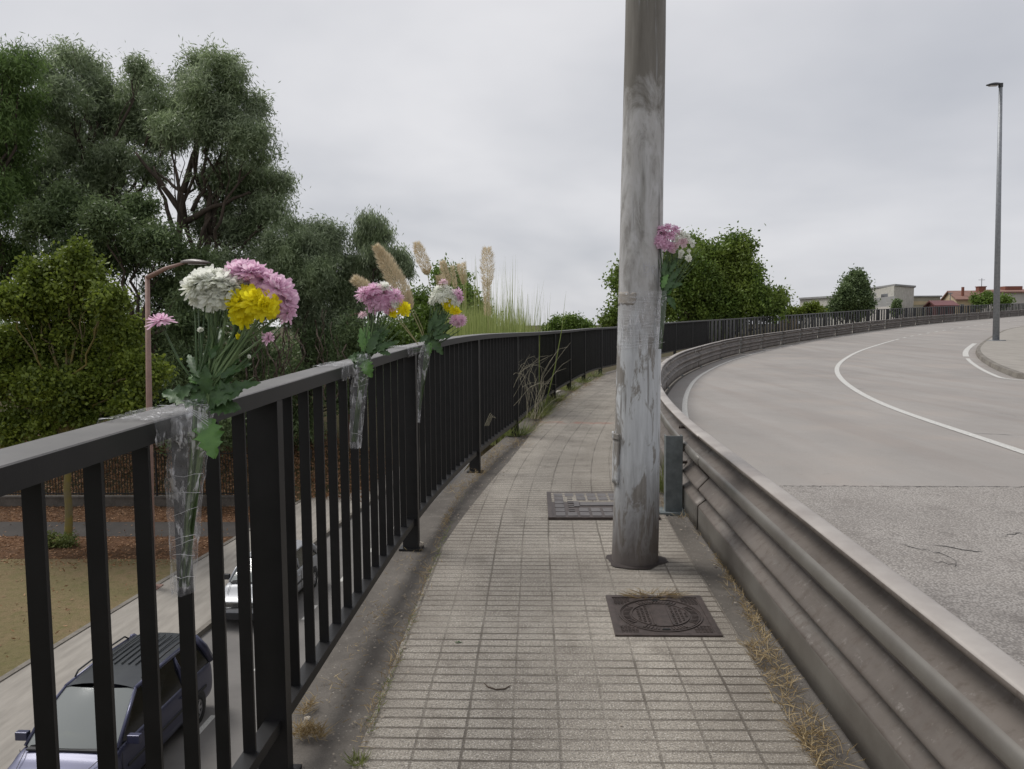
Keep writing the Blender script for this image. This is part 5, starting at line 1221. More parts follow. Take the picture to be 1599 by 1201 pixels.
    for y in spec['axles']:
        for sx in (-1, 1):
            mb = MB(); x = sx * (hw - .09)
            mb.tube([(x - sx * .02, y, R + .02), (x + sx * .085, y, R + .02)], [R * 1.17, R * 1.17], 28); mb.build('wheel_arch', plast, root)
            we = empty('wheel'); we.parent = root
            mb = MB(); pr = [(0, R * .62), (.0, R * .94), (.03, R), (.16, R), (.19, R * .94), (.19, R * .62)]; k = len(pr); V_ = []
            for q in range(32):
                a = 2 * PI * q / 32
                for (dx, r_) in pr: V_.append((sx * (hw + .015 - dx), y + r_ * math.cos(a), R + r_ * math.sin(a)))
            mb.add(V_, [(q * k + j, ((q + 1) % 32) * k + j, ((q + 1) % 32) * k + j + 1, q * k + j + 1) for q in range(32) for j in range(k - 1)]); mb.build('tyre', rub, we, shade=True)
            mb = MB(); xo = sx * (hw + .003)
            ringn = 32; V_ = []
            for r_, dx in ((R * .64, 0), (R * .56, -.004), (R * .54, -.03)):
                V_ += [(xo + sx * dx, y + r_ * math.cos(2 * PI * q / ringn), R + r_ * math.sin(2 * PI * q / ringn)) for q in range(ringn)]
            mb.add(V_, [(b_ * ringn + q, b_ * ringn + (q + 1) % ringn, (b_ + 1) * ringn + (q + 1) % ringn, (b_ + 1) * ringn + q) for b_ in range(2) for q in range(ringn)])
            for s_ in range(7):
                a = 2 * PI * s_ / 7; d_ = Vector((0, math.cos(a), math.sin(a))); t_ = Vector((0, -math.sin(a), math.cos(a)))
                mb.box(Vector((xo - sx * .012, y, R)) + d_ * R * .34, (.02, R * .46, .055), ax=(Vector((1, 0, 0)), d_, t_))
            mb.tube([(xo - sx * .03, y, R), (xo + sx * .004, y, R)], R * .17, 12); mb.build('rim', rimm, we)
            mb = MB(); mb.tube([(xo - sx * .05, y, R), (xo - sx * .045, y, R)], R * .58, 20); mb.build('brake_disc', plast, we)
    # headlights, grille, bumpers, mirrors, wipers
    for sx in (-1, 1):
        mb = MB(); hzc = hz_ * .78; V_ = []
        for (u, v) in ((.52, -.08), (.60, .07), (.80, .10), (.955, .085), (.965, -.02), (.86, -.10), (.68, -.12)):
            y = .02 + .9 * max(0, u - .55) ** 1.6; V_.append((sx * hw * u, y + (v + .1) * .45, hzc + v))
        mb.add(V_ + [(v[0], v[1] - .035, v[2]) for v in V_], [tuple(range(7)), tuple(range(13, 6, -1))] + [(j, (j + 1) % 7, 7 + (j + 1) % 7, 7 + j) for j in range(7)]); h_ = mb.build('headlight', hlg, root, bevel=.01)
        mb = MB(); mb.tube([(sx * hw * .72, .02, hzc - .01), (sx * hw * .72, -.02 + .02, hzc - .01)], .07, 14); mb.tube([(sx * hw * .74, .05, hzc), (sx * hw * .74, -.005, hzc)], .06, 14); mb.build('bulb', chro, h_)
        mb = MB(); mb.tube([(sx * hw * .74, .06, .36), (sx * hw * .74, -.03, .36)], .075, 14); mb.build('fog_lamp', plast, root)
        mb = MB(); mb.box((sx * (hw + .10), cow + .20, belt + .06), (.22, .11, .15)); mb.tube([(sx * (hw - .06), cow + .24, belt - .02), (sx * (hw + .05), cow + .21, belt + .02)], .025, 6); mb.build('wing_mirror', plast if spec.get('darkmir') else paintm, root, bevel=.03)
        for dy in spec['handles']:
            mb = MB(); mb.box((sx * (hw + .008), dy, belt - .14), (.03, .16, .03)); mb.build('door_handle', paintm, root, bevel=.008)
        mb = MB(); mb.box((sx * (hw - .002), (cow + rg) / 2 - .1, (belt + .2) * .52), (.03, (rg - cow) * .86, .055)); mb.build('side_moulding', plast, root, bevel=.006)
        mb = MB(); x0 = sx * .12; mb.tube([(x0 + .35 * sx - .2, cow - .04, belt + .02), (x0 - .25, cow - .02, belt + .05), (x0 + .3, cow - .01, belt + .055)], .012, 5); mb.build('wiper', plast, root)
        for y in spec['pill'][:1] + [cow - .02]:
            mb = MB(); mb.box((sx * (hw + .001), y, belt * .62), (.006, .008, belt * .62)); mb.build('door_gap', plast, root)
    mb = MB(); mb.box((0, -.005, hz_ * .74), (hw * .98, .05, .13)); mb.box((0, -.012, .36), (hw * 1.0, .05, .18)); gr_ = mb.build('grille', plast, root, bevel=.01)
    mb = MB()
    for z_ in (-.03, .01, .05): mb.box((0, -.036, hz_ * .74 + z_), (hw * .9, .012, .010))
    mb.build('grille_bar', chro, gr_)
    mb = MB(); mb.box((0, cow - .06, belt - .005), (W * .78, .16, .03)); mb.build('cowl_panel', plast, root)
    mb = MB()
    for sx in (-1, 1): mb.tube([(sx * hw * .60, .35, hz_ * .905 + .02), (sx * hw * .70, cow * .6, hz_ * .985), (sx * hw * .80, cow - .12, belt - .0)], .006, 4)
    mb.build('bonnet_seam', plast, root)
    return root
HD = -math.atan(.03)
blue = carpaint('dark_blue_paint', (.058, .062, .115), (.048, .05, .095), .5); bluer = carpaint('blue_grey_bonnet', (.03, .038, .085), (.03, .038, .085))
silv = carpaint('silver_paint', (.40, .41, .43), (.36, .37, .39), .2); greyc = carpaint('grey_paint', (.10, .105, .11), (.085, .09, .095), .3)
dkroof = simple('dull_dark_roof', (.05, .055, .06), (.04, .044, .05), 3, .35, .1, .5)
mpv = dict(L=4.65, W=1.82, H=1.74, belt=1.04, hood=.98, cow=1.05, wt=1.95, rr=4.2, rg=4.5, tw=.76, pill=[2.15, 3.3], R=.32, axles=[.9, 3.75], handles=[2.0, 3.15], rails=True, group='cars parked below the railing')
car = make_car('people_carrier', 'dark blue people carrier with roof rails parked nearest below the railing', blue, (-8.02, 11.4, ZL), HD, mpv, roofm=dkroof)
def blob(nm, pts, r, mat, par):
    mb = MB(); mb.tube(pts, r, 8); return mb.build(nm, mat, par, shade=True)
hv = blob('folded_vest', [(-.38, 1.22, 1.08), (-.22, 1.26, 1.12), (-.08, 1.24, 1.11), (.06, 1.22, 1.10), (.16, 1.2, 1.06)], [.04, .07, .06, .07, .03], simple('vest_cloth', (.75, .72, .10), (.72, .70, .62), 4, .8), car)
blob('orange_cloth', [(-.52, 1.2, 1.07), (-.40, 1.22, 1.09)], [.05, .06], simple('orange_cloth', (.75, .22, .12)), car)
blob('white_sticker', [(.14, 1.62, 1.42), (.14, 1.64, 1.43)], .035, simple('sticker_white', (.8, .8, .8)), car)
hat_ = dict(L=4.05, W=1.74, H=1.51, belt=.97, hood=.92, cow=1.05, wt=1.75, rr=3.45, rg=3.9, tw=.74, pill=[2.3], R=.30, axles=[.78, 3.4], handles=[2.1, 3.0], darkmir=True, group='cars parked below the railing')
make_car('hatchback', 'silver hatchback with bright headlamps parked behind the blue people carrier', silv, (-8.02, 20.1, ZL), HD - .02, hat_)
# ================================================================ FLOWERS
def head_mesh(nm, R, rings, seed, style='mum'):
    rg_ = np.random.default_rng(seed); V_, F_, T_ = [], [], []
    for (n, el, l, w_, r0, zo) in rings:
        for i in range(n):
            a = 2 * PI * (i + rg_.random() * .7) / n; e = math.radians(el + rg_.normal() * 9); L = R * l * (.74 + .46 * rg_.random()); w2_ = R * w_ * (.8 + .4 * rg_.random())
            d0 = np.array([math.cos(a), math.sin(a), 0]); s_ = np.array([-math.sin(a), math.cos(a), 0]); up = np.array([0, 0, 1.]); base = d0 * R * r0 + up * R * zo
            b0 = len(V_); k = 5; curl = math.radians(rg_.normal() * 12 + (-22 if el < 35 else 20)); tn = rg_.random() * .6 + (.4 if el > 40 else 0)
            p = base.copy(); ee = e
            for j in range(k):
                t = j / (k - 1); wd = w2_ * (.35 + 1.1 * t - .35 * t * t) * (1 if j < k - 1 else .55)
                nrm = np.cross(s_, d0 * math.cos(ee) + up * math.sin(ee)); cup = wd * .22
                V_ += [p - s_ * wd / 2 - nrm * -cup, p + nrm * 0, p + s_ * wd / 2 - nrm * -cup]; T_ += [tn * (1 - t * .4)] * 3
                ee = e + curl * t; p = p + (d0 * math.cos(ee) + up * math.sin(ee)) * L / (k - 1)
            for j in range(k - 1):
                for q in range(2): F_.append((b0 + j * 3 + q, b0 + j * 3 + q + 1, b0 + (j + 1) * 3 + q + 1, b0 + (j + 1) * 3 + q))
    return np.array(V_), np.array(F_), np.array(T_)
MUM = [(15, -14, .80, .36, .16, -.02), (15, 6, .84, .35, .15, .02), (14, 24, .76, .34, .13, .06), (12, 42, .62, .32, .11, .09), (9, 60, .48, .28, .07, .12), (6, 78, .38, .24, .03, .13)]
DAISY = [(14, -8, .86, .38, .14, 0), (12, 14, .80, .28, .12, .04), (11, 36, .58, .24, .08, .08), (8, 65, .4, .2, .04, .1)]
SPIKY = [(22, -12, .84, .17, .14, 0), (22, 8, .84, .17, .12, .03), (18, 28, .74, .16, .1, .07), (14, 50, .58, .15, .06, .1), (9, 74, .46, .14, .03, .12)]
HM = {}
for key, (rgs) in dict(mum=MUM, daisy=DAISY, spiky=SPIKY).items():
    for v in range(3): HM[key, v] = head_mesh(key, 1.0, rgs, 31 + v * 7 + len(key))
def flower(par, pos, R, facing, mat, key='mum', nm='flower_head'):
    V_, F_, T_ = HM[key, random.randint(0, 2)]; q = Vector(facing).normalized().to_track_quat('Z', 'Y').to_matrix(); q = np.array(q); rot = random.uniform(0, 6.28); c, s_ = math.cos(rot), math.sin(rot); Rz = np.array([[c, -s_, 0], [s_, c, 0], [0, 0, 1]])
    P = (V_ * R) @ Rz.T @ q.T + np.array(tuple(pos)); o = npmesh(nm, P, F_, mat, par, T_, smooth_=True)
    mb = MB(); f = Vector(facing).normalized(); p = Vector(pos); mb.tube([p - f * R * .35, p - f * R * .12, p + f * R * .06], [R * .10, R * .22, R * .16], 8); mb.build('calyx', MT['stem'], o, shade=True); return o
def lobed_leaf(par, base, tip, nrm, W, mat, lobes=5, bend=.25, depth=.35, nm='leaf', wig=.06):
    base, tip = Vector(base), Vector(tip); d = tip - base; L = d.length; d.normalize(); n = Vector(nrm); n = (n - d * n.dot(d)).normalized(); s_ = d.cross(n); NL = 26; V_ = []; 
    for i in range(NL + 1):
        t = i / NL; env = math.sin(PI * min(1, t * .92 + .04)) ** .75 * (1.15 - .5 * t); lob = 1 - depth * (0.5 + .5 * math.cos(2 * PI * lobes * t)) - .05 * math.cos(2 * PI * lobes * 3 * t)
        w_ = W / 2 * env * lob; z = -bend * L * t * t; c = base + d * L * t + n * z; wv = wig * W * math.sin(t * 17 + random.random() * .4)
        V_ += [c - s_ * w_ + n * (w_ * .35 + wv), c - s_ * w_ * .5 + n * (w_ * .12 - wv * .5), c, c + s_ * w_ * .5 + n * (w_ * .12 + wv * .3), c + s_ * w_ + n * (w_ * .35 - wv)]
    mb = MB(); mb.add(V_, [(i * 5 + j, i * 5 + j + 1, (i + 1) * 5 + j + 1, (i + 1) * 5 + j) for i in range(NL) for j in range(4)]); return mb.build(nm, mat, par, shade=True)
TOCAM = -fwd
def bouquet(label, Yd, heads, tie, tail, leaves, nstem_extra=8, stem_r=.0028, group='flower bouquets taped to the railing', stemm='stem', side=None):
    """everything at camera depth Yd (+ small offsets). heads: px,py,Rpx,colour,kind,facing(dx,dy in the picture, toward camera amount)"""
    root = empty('flower_bouquet'); tag(root, label, 'bouquet', group); k = Yd / F; T0 = at(tie[0], tie[1], Yd); TL = at(tail[0], tail[1], Yd + (tail[2] if len(tail) > 2 else 0))
    for (px, py, r, col, key, dx, dy, dz) in heads:
        if Yd > 4: r *= 1.2 if Yd < 4.8 else 1.1
        z_off = random.uniform(-1, 1) * r * k * .5 - (r * k * 1.1 if col == 'y' and Yd < 3 else 0); p = at(px, py, Yd + z_off + (0 if dz > .3 else r * k * .5)); f = RT * dx + UP * dy + TOCAM * dz
        flower(root, p, r * k, f, PET[col], key); f.normalize()
        j = Vector((random.uniform(-1, 1), random.uniform(-1, 1), 0)) * tie[2] * k; t1 = T0 + RT * j.x + TOCAM * j.y * .6; s0_ = p - f * r * k * .3
        m1 = s0_.lerp(t1, .35) + (-f) * (s0_ - t1).length * .10 + UP * 0; m2 = s0_.lerp(t1, .7) + (-f) * (s0_ - t1).length * .02
        mb = MB(); mb.tube([s0_, m1, m2, t1, TL + RT * random.uniform(-1, 1) * tail[3] * k + TOCAM * random.uniform(-1, 1) * tail[3] * k], [stem_r * .8, stem_r, stem_r, stem_r, stem_r], 6); mb.build('stem', MT[random.choice((stemm, stemm, 'stemd'))], root, shade=True)
    for i in range(nstem_extra):
        hx = random.choice(heads); p = at(hx[0] + random.gauss(0, 8), hx[1] + abs(random.gauss(20, 14)) * (heads[0][2] / 30 + .3), Yd + random.uniform(0, .03)); t1 = T0 + RT * random.uniform(-1, 1) * tie[2] * k + TOCAM * random.uniform(-.5, .5) * tie[2] * k
        mb = MB(); mb.tube([p, p.lerp(t1, .5) - UP * .005, t1, TL + RT * random.uniform(-1, 1) * tail[3] * k], [stem_r * .5, stem_r * .9, stem_r, stem_r], 5); mb.build('stem', MT['stemd'], root, shade=True)
    for lf in leaves:
        (bx, by, tx, ty, w_, mt) = lf[:6]; dz = lf[6] if len(lf) > 6 else 0.0
        lobed_leaf(root, at(bx, by, Yd - .012 + random.uniform(-.01, .01)), at(tx, ty, Yd - .02 + dz), TOCAM + UP * .5 + RT * random.uniform(-.3, .3), w_ * k, MT[mt])
    return root
def film(par, secs, nm='plastic_wrap', seed=1, wr=.10):
    """secs: centre, half width along RT, half depth toward camera"""
    n = 40; m_ = 14; P = []; s = np.linspace(0, 1, len(secs)); rg_ = np.random.default_rng(seed); V_ = []
    ph = rg_.random(8) * 6; tot = 60
    for i in range(tot + 1):
        t = i / tot; c = Vector([float(np.interp(t, s, [q[0][k] for q in secs])) for k in range(3)]); a_ = float(np.interp(t, s, [q[1] for q in secs])); b_ = float(np.interp(t, s, [q[2] for q in secs]))
        for j in range(n):
            th = 2 * PI * j / n; cr = 1 + wr * (math.sin(5 * th + 9 * t * PI + ph[0]) * .4 + math.sin(11 * th - 14 * t * PI + ph[1]) * .3 + math.sin(3 * th + 23 * t * PI + ph[2]) * .4) + rg_.normal() * .015
            V_.append(c + RT * a_ * cr * math.cos(th) + TOCAM * b_ * cr * math.sin(th) + UP * rg_.normal() * .001)
    mb = MB(); mb.add(V_, [(i * n + j, i * n + (j + 1) % n, (i + 1) * n + (j + 1) % n, (i + 1) * n + j) for i in range(tot) for j in range(n)]); return mb.build(nm, MT['film'], par, shade=True)
def strands(par, pts_list, r=.0006, nm='film_crease'):
    m_ = bpy.data.materials.get('film_strand') or simple('film_strand', (.75, .75, .77), None, 9, .3)
    for P in pts_list:
        mb = MB(); mb.tube(P, r, 4); mb.build(nm, m_, par)
# --- first bouquet, near
D1 = 1.83
H1 = [(306, 446, 31, 'w', 'mum', -.7, .7, .35), (322, 437, 31, 'w', 'mum', -.3, 1, .35), (343, 440, 32, 'w', 'mum', .0, 1, .5), (365, 447, 31, 'w', 'mum', .3, .9, .5), (312, 462, 27, 'w', 'daisy', -.5, .1, .8), (332, 458, 29, 'w', 'mum', -.1, .5, .9), (352, 460, 28, 'w', 'mum', .1, .5, 1), (330, 477, 14, 'w', 'daisy', -.1, -.5, .8),
      (372, 421, 25, 'p', 'mum', -.3, .9, .4), (392, 425, 28, 'p', 'mum', 0, .95, .4), (412, 436, 29, 'p', 'mum', .3, .9, .45), (432, 450, 29, 'p', 'mum', .5, .7, .5), (445, 468, 26, 'p', 'mum', .8, .3, .4), (449, 489, 20, 'p', 'daisy', .8, -.3, .4), (408, 448, 26, 'p', 'mum', .1, .5, .8), (430, 470, 22, 'p', 'daisy', .5, 0, .8),
      (372, 472, 25, 'y', 'mum', -.3, .5, 1), (399, 469, 27, 'y', 'mum', .2, .5, 1.1), (378, 491, 22, 'y', 'mum', -.3, -.1, 1), (415, 478, 23, 'y', 'mum', .4, .1, 1), (388, 460, 20, 'y', 'mum', .0, .6, 1),
      (251, 501, 23, 'p', 'daisy', -.15, 1, .10), (419, 526, 14, 'p', 'daisy', .9, -.1, .1), (372, 525, 6, 'y', 'daisy', .9, .1, .2), (389, 557, 4, 'w', 'mum', .8, .3, .1), (313, 515, 6, 'w', 'mum', -.1, .7, .4)]
L1 = [(322, 628, 249, 606, 46, 'fleaf'), (300, 604, 268, 630, 26, 'fleaf'), (330, 624, 372, 606, 50, 'fleaf'), (325, 632, 370, 634, 44, 'fleaf'), (322, 655, 332, 710, 50, 'fleafl', -.03), (322, 618, 320, 574, 28, 'fleaf', -.01), (340, 614, 402, 592, 24, 'fleaf', .02), (340, 585, 372, 556, 18, 'fleaf', .03), (322, 612, 345, 580, 30, 'fleaf', .02), (300, 612, 316, 590, 26, 'fleaf', .02), (410, 520, 432, 508, 13, 'fleaf', .02), (312, 600, 300, 566, 20, 'fleaf', .03), (336, 612, 362, 582, 26, 'fleaf', .03), (322, 635, 345, 622, 30, 'fleaf'), (318, 625, 296, 612, 28, 'fleaf'), (325, 600, 350, 548, 26, 'fleaf', .04), (318, 590, 322, 530, 24, 'fleaf', .05), (312, 590, 288, 545, 20, 'fleaf', .05), (335, 590, 372, 535, 22, 'fleaf', .05), (330, 560, 342, 505, 22, 'fleaf', .06), (345, 590, 392, 560, 18, 'fleaf', .04), (308, 600, 296, 580, 20, 'fleafl', .03)]
b1 = bouquet('near bouquet of white, pink and yellow chrysanthemums wrapped to the first railing bar', D1, H1, (313, 632, 13), (288, 915, .12, 6), L1, 14, .0030)
kk_ = D1 / F
film(b1, [(at(303, 622, D1), 20 * kk_, 16 * kk_), (at(302, 640, D1 - .01), 30 * kk_, 24 * kk_), (at(300, 668, D1 - .01), 30 * kk_, 24 * kk_), (at(294, 690, D1 + .01), 29 * kk_, 30 * kk_), (at(290, 740, D1 + .05), 26 * kk_, 44 * kk_), (at(288, 820, D1 + .10), 21 * kk_, 36 * kk_), (at(287, 925, D1 + .12), 15.5 * kk_, 28 * kk_)], seed=4)
def rail_film(par, px, Yc, hl_, seed):
    # band of film round the top rail
    rg_ = np.random.default_rng(seed); s_c = s_at_Y(Yc); n = 28; V_ = []; ns = 14
    for i in range(ns + 1):
        p, nr_ = fpoint(s_c + hl_ * (2 * i / ns - 1)); c = p - nr_ * .058 + Vector((0, 0, FH - .025))
        for j in range(n):
            a = 2 * PI * j / n; ca, sa = math.cos(a), math.sin(a); k = 1 / max(abs(ca) / .066, abs(sa) / .033); k *= 1 + .04 * rg_.normal()
            V_.append(c + nr_ * ca * k + Vector((0, 0, sa * k)) + Vector((0, rg_.normal() * .002, 0)))
    mb = MB(); mb.add(V_, [(i * n + j, i * n + (j + 1) % n, (i + 1) * n + (j + 1) % n, (i + 1) * n + j) for i in range(ns) for j in range(n)]); mb.build('plastic_wrap', MT['film'], par, shade=True)
rail_film(b1, 290, 1.80, .10, 3)
P_ = []
for i in range(7):
    y0 = random.uniform(640, 925); t = (y0 - 640) / 285; xw = 27 - 12 * t; cxp = 303 - 16 * min(1, t * 1.6); sl_ = random.uniform(-30, 10); dd = D1 - .03 + .10 * t
    P_.append([at(cxp - xw, y0 - sl_ * .3, dd + .015), at(cxp - xw * .3, y0 + random.uniform(-4, 4), dd - .012), at(cxp + xw * .4, y0 + sl_ * .3, dd - .012), at(cxp + xw, y0 + sl_ * .5, dd + .015)])
for i in range(7): P_.append([at(245 + random.uniform(0, 12), 636 + random.uniform(-5, 4), D1 + .04), at(285, 630 + random.uniform(-6, 6), D1 - .02), at(325, 640 + random.uniform(-8, 25), D1 - .03)])
strands(b1, P_, .0005)
# --- second bouquet
D2 = 3.46
H2 = [(568, 458, 17, 'p', 'spiky', -.5, .7, .4), (583, 452, 17, 'p', 'spiky', -.1, .9, .4), (600, 458, 18, 'p', 'daisy', .1, .7, .7), (618, 462, 17, 'p', 'spiky', .5, .7, .4), (578, 466, 15, 'p', 'spiky', -.2, .4, .8), (592, 470, 15, 'p', 'daisy', 0, .2, 1), (608, 478, 15, 'p', 'spiky', .2, .1, .9), (583, 478, 13, 'p', 'daisy', -.1, -.2, .9), (600, 448, 13, 'w', 'mum', .2, .9, .2), (564, 464, 8, 'w', 'daisy', -.7, .3, .3), (619, 474, 10, 'w', 'daisy', .4, .2, .6), (566, 491, 8, 'l', 'daisy', -.2, .5, .5),
      (628, 478, 12, 'y', 'daisy', .4, .3, .8), (633, 484, 12, 'y', 'daisy', .6, -.1, .7), (613, 489, 9, 'y', 'daisy', -.2, -.3, .8), (606, 486, 7, 'p', 'daisy', 0, -.3, .8)]
L2 = [(572, 560, 543, 556, 24, 'fleaf'), (570, 562, 578, 588, 26, 'fleafl', -.02), (565, 555, 552, 575, 18, 'fleaf'), (570, 550, 560, 512, 16, 'fleafl'), (575, 552, 590, 515, 20, 'fleaf'), (580, 550, 612, 532, 20, 'fleaf'), (580, 552, 622, 528, 16, 'fleaf', .03), (578, 545, 600, 505, 20, 'fleaf', .02), (572, 540, 572, 500, 16, 'fleafl', .02), (590, 548, 610, 552, 14, 'fleaf'), (585, 540, 606, 512, 18, 'fleaf', .02), (575, 530, 590, 500, 18, 'fleaf', .03)]
b2 = bouquet('second bouquet of pink and yellow chrysanthemums wrapped to the railing before the second post', D2, H2, (571, 560, 7), (553, 690, .06, 3.5), L2, 16, .0026)
k2 = D2 / F
film(b2, [(at(568, 553, D2), 10 * k2, 9 * k2), (at(567, 564, D2 - .01), 12 * k2, 11 * k2), (at(565, 580, D2), 12 * k2, 12 * k2), (at(561, 600, D2 + .02), 13 * k2, 15 * k2), (at(558, 640, D2 + .04), 11 * k2, 14 * k2), (at(555, 700, D2 + .05), 8.5 * k2, 11 * k2)], seed=9)
rail_film(b2, 560, 3.4, .14, 5)
P_ = []
for i in range(6):
    y0 = random.uniform(565, 698); t = (y0 - 565) / 135; xw = 12 - 4 * t; cxp = 566 - 11 * t; dd = D2 - .03 + .05 * t; P_.append([at(cxp - xw, y0 + random.uniform(-4, 4), dd + .02), at(cxp, y0 + random.uniform(-5, 5), dd - .012), at(cxp + xw, y0 + random.uniform(-4, 4), dd + .02)])
strands(b2, P_, .0005)
# --- third bouquet with two pampas plumes
D3 = 4.95
H3 = [(684, 452, 10, 'w', 'spiky', -.3, .8, .4), (696, 452, 11, 'w', 'spiky', .1, .9, .4), (706, 460, 11, 'w', 'spiky', .5, .6, .5), (678, 463, 10, 'w', 'daisy', -.6, .3, .5), (690, 464, 11, 'w', 'spiky', 0, .4, .9), (702, 470, 10, 'w', 'daisy', .3, .2, .8), (712, 472, 9, 'w', 'daisy', .6, 0, .5), (674, 470, 7, 'w', 'daisy', -.6, 0, .5), (716, 458, 11, 'p', 'daisy', .8, .4, .3), (719, 466, 8, 'p', 'daisy', .8, .1, .3), (712, 500, 10, 'p', 'spiky', .3, 0, .9), (721, 500, 9, 'p', 'spiky', .6, -.1, .7), (715, 506, 7, 'l', 'daisy', .2, -.5, .7), (692, 440, 8, 'l', 'daisy', 0, .9, .2),
      (697, 472, 8, 'y', 'daisy', -.1, .1, 1), (699, 480, 7, 'y', 'daisy', 0, -.3, .9), (709, 484, 8, 'y', 'daisy', .2, -.1, .9), (715, 486, 6, 'y', 'daisy', .5, -.2, .7), (603, 538, 4.5, 'w', 'daisy', -.6, .5, .3)]
L3 = [(674, 532, 692, 552, 18, 'fleaf'), (670, 530, 664, 545, 14, 'fleaf'), (668, 525, 654, 533, 14, 'fleaf'), (678, 528, 704, 522, 16, 'fleaf'), (676, 524, 700, 508, 14, 'fleaf'), (678, 515, 680, 485, 12, 'fleaf'), (682, 518, 696, 490, 14, 'fleaf'), (670, 520, 674, 495, 10, 'fleaf'), (686, 520, 706, 500, 12, 'fleaf', .02), (672, 535, 668, 556, 14, 'fleafl'), (685, 512, 690, 484, 14, 'fleaf', .02), (680, 510, 700, 488, 12, 'fleaf', .03)]
b3 = bouquet('third bouquet, white, yellow and pink, with two pampas plumes by the second post', D3, H3, (668, 545, 4.5), (655, 640, .05, 1.5), L3, 26, .0026, stemm='stemd')
k3 = D3 / F
film(b3, [(at(667, 538, D3), 6 * k3, 6 * k3), (at(664, 550, D3), 9 * k3, 8 * k3), (at(660, 575, D3 + .02), 8 * k3, 8 * k3), (at(656, 610, D3 + .04), 4 * k3, 5 * k3), (at(654, 660, D3 + .05), 2 * k3, 3 * k3)], seed=12)
rail_film(b3, 655, 4.9, .14, 8)
for pts, rad, sp2, n in (([(588, 386), (603, 410), (618, 436), (632, 462), (642, 484)], [2, 12, 15, 13, 5], [(642, 484), (655, 512), (665, 536)], 5200), ([(553, 436), (563, 442), (575, 450), (590, 462)], [2, 7, 8, 4], [(590, 462), (622, 500), (653, 538)], 1500)):
    P = [at(x, y, D3 + .02) for x, y in pts]; V, Q, T = plume_pts(P[::-1], [r * k3 for r in rad[::-1]], n, .03); npmesh('pampas_plume', V, Q, MT['plume'], b3, T)
    mb = MB(); mb.tube([P[0]] + P[1:], [.002] * len(P), 5); mb.tube([at(x, y, D3 + .02) for x, y in sp2], .0032, 6); mb.tube([at(x + 4, y - 1, D3 + .02) for x, y in sp2[:-1]] + [at(sp2[-1][0], sp2[-1][1], D3 + .02)], .0022, 5); mb.build('plume_stem', bpy.data.materials['pampas_stem'], b3)
# --- bouquet on the pole
D4 = 4.60
H4 = [(1036, 358, 9, 'p', 'daisy', -.5, .7, .4), (1048, 355, 9, 'p', 'daisy', 0, .9, .4), (1060, 358, 9, 'p', 'daisy', .4, .8, .4), (1042, 366, 8, 'p', 'daisy', -.1, .5, .8), (1053, 367, 8, 'p', 'daisy', .2, .4, .8), (1033, 376, 10, 'p', 'daisy', -.3, .2, .9), (1043, 381, 9, 'p', 'daisy', 0, .1, 1), (1052, 385, 8, 'p', 'daisy', .2, 0, .9), (1060, 384, 6, 'l', 'daisy', .3, -.2, .8),
      (1068, 366, 9, 'w', 'daisy', .1, .8, .5), (1078, 370, 8, 'w', 'daisy', .4, .7, .5), (1072, 378, 8, 'l', 'daisy', .2, .2, .9), (1086, 379, 7, 'w', 'daisy', .7, .3, .5), (1062, 374, 5, 'w', 'daisy', 0, .3, .8), (1081, 392, 3.5, 'w', 'daisy', .5, .1, .6), (1069, 395, 5, 'w', 'daisy', .2, -.2, .8), (1068, 400, 4, 'w', 'daisy', .2, -.2, .8), (1081, 403, 6, 'w', 'daisy', .5, 0, .7), (1056, 392, 4, 'l', 'daisy', 0, -.3, .8)]
L4 = [(1036, 462, 1050, 440, 14, 'fleaf'), (1038, 455, 1058, 425, 14, 'fleaf'), (1034, 455, 1036, 425, 12, 'fleaf'), (1040, 450, 1066, 440, 14, 'fleaf'), (1042, 462, 1056, 482, 14, 'fleaf'), (1034, 450, 1044, 420, 12, 'fleafl'), (1040, 435, 1052, 405, 12, 'fleaf', .02), (1036, 430, 1040, 400, 10, 'fleaf', .02), (1045, 440, 1064, 415, 12, 'fleaf', .02), (1040, 460, 1048, 452, 12, 'fleafl'), (1036, 468, 1042, 445, 12, 'fleaf', .03), (1046, 425, 1060, 400, 10, 'fleaf', .03)]
H4 = [(h[0] - 5,) + h[1:] for h in H4]
b4 = bouquet('bouquet of pink and white flowers strapped with film to the right side of the pole', D4, H4, (1037, 465, 4.5), (1031, 545, .0, 2.5), L4, 26, .0022, group=None, stemm='stemd')
k4 = D4 / F
film(b4, [(at(1034, 455, D4), 8 * k4, 8 * k4), (at(1033, 470, D4), 8 * k4, 9 * k4), (at(1031, 500, D4), 7 * k4, 9 * k4), (at(1028, 545, D4), 4 * k4, 7 * k4)], seed=15)
P_ = []
for i in range(30):
    z0_ = random.uniform(445, 545); z0_ = 458 + (z0_ - 445) * .75 if random.random() < .6 else z0_; dz_ = random.gauss(0, 7); P = []
    for u in np.linspace(0, 1, 12):
        px = 968 + (1036 - 968) * u; py = z0_ + dz_ * (u - .5) + random.gauss(0, .6); a, zc = polang(min(px, 1029), py); q = cyl(a, zc, .003) + pb
        if px > 1029: q = at(px + 2, py, D4 - .02)
        P.append(q)
    P_.append(P[random.randint(0, 3):random.randint(8, 12)])
strands(b4, P_, .0006)
mb = MB(); vs_ = []; zA, zB = polang(1000, 455)[1], polang(1000, 545)[1]; nn_ = 30
for i in range(nn_ + 1):
    for j in range(25):
        a = -PI - .2 + (PI + .5) * j / 24; vs_.append(cyl(a, zB + (zA - zB) * i / nn_, .0025 + .001 * math.sin(i * 2 + j)) + pb)
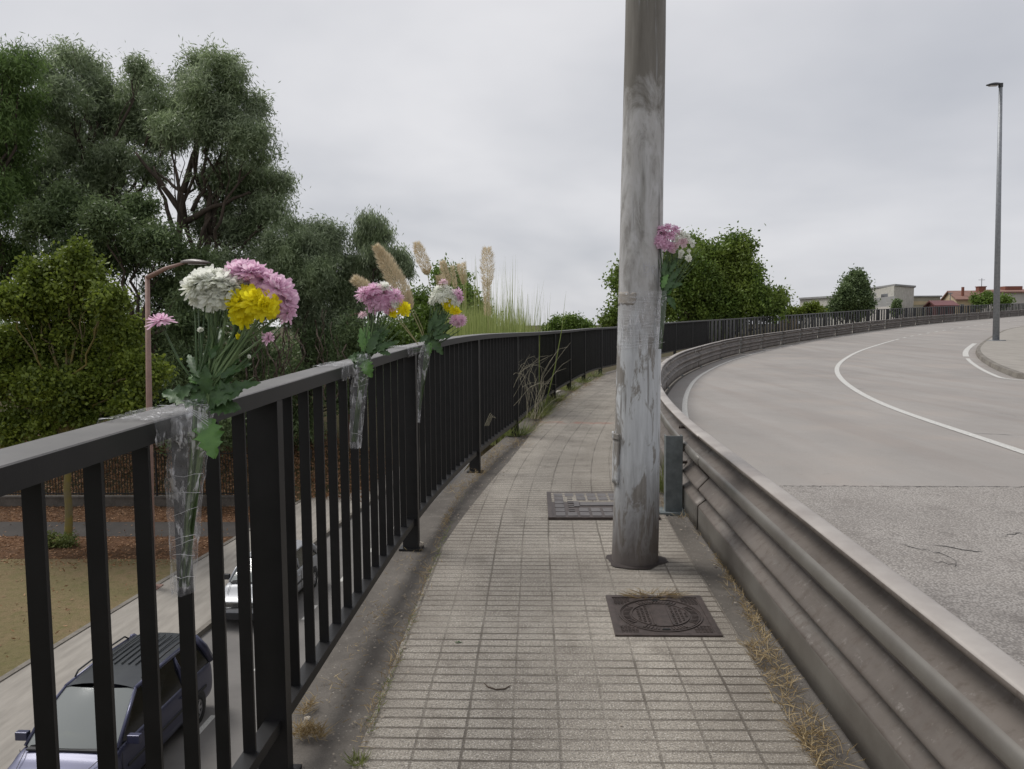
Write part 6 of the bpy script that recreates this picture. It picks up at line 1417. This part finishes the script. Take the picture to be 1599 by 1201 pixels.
mb.add(vs_, [(i * 25 + j, i * 25 + j + 1, (i + 1) * 25 + j + 1, (i + 1) * 25 + j) for i in range(nn_) for j in range(24)]); mb.build('plastic_wrap', MT['film'], b4, shade=True)
# fallen leaf and twig on the tiles
p = deck(717, 1004); lobed_leaf(None, (p.x - .018, p.y - .006, p.z + .004), (p.x + .02, p.y + .01, p.z + .006), (0, 0, 1), .018, MT['fleaf'], 3, nm='fallen_leaf'); tag(bpy.data.objects['fallen_leaf'], 'small green leaf lying on the tiles', 'leaf')
mb = MB(); mb.tube([deck(x, y) + Vector((0, 0, .004)) for x, y in ((756, 1068), (762, 1074), (775, 1078), (788, 1077), (797, 1072))], [.002, .003, .003, .003, .002], 5); o = mb.build('twig', MT['vine']); tag(o, 'curved brown twig on the tiles near the foreground', 'twig')

# grit and crumbs on the concrete strips
n = 1100; V_ = []; yy = 1.6 + 10 * RNG.random(n) ** 1.3; side_ = RNG.random(n) < .72
xx = np.array([fx(y) + random.uniform(.0, .27) if q else railx(y) - random.uniform(.0, .16) for y, q in zip(yy, side_)])
C = np.stack([xx, yy, [g(y) + .001 for y in yy]], 1); sz = .003 + .005 * RNG.random(n) ** 3
O = np.array([[1, 0, 0], [0, 1, 0], [-1, 0, 0], [0, -1, 0], [0, 0, .9]], float)
V = (C[:, None, :] + O[None] * sz[:, None, None] * (1 + .4 * RNG.normal(size=(n, 5, 1)))).reshape(-1, 3)
Q = np.concatenate([np.arange(n)[:, None] * 5 + np.array([[a, b, 4, 4]]) for a, b in ((0, 1), (1, 2), (2, 3), (3, 0))])[:, :3]
o = npmesh('grit', V, Q, simple('grit_stone', (.30, .26, .21), (.20, .17, .14), 20, .9), None); tag(o, 'pale grit and crumbs of stone on the concrete strips', 'grit', kind='stuff')
strawline('dry_grass', 'sparse straw bits strewn over the dark concrete strip by the near railing', [(500, 1150), (545, 1050), (600, 950), (650, 860)], 260, .07, .006, ln=.035)
strawline('moss', 'thin green moss and weeds rooted in the left joint of the tiles', [(575, 1150), (640, 985), (655, 940), (690, 850), (730, 770)], 260, .006, .012, mat='grassb', ln=.02)
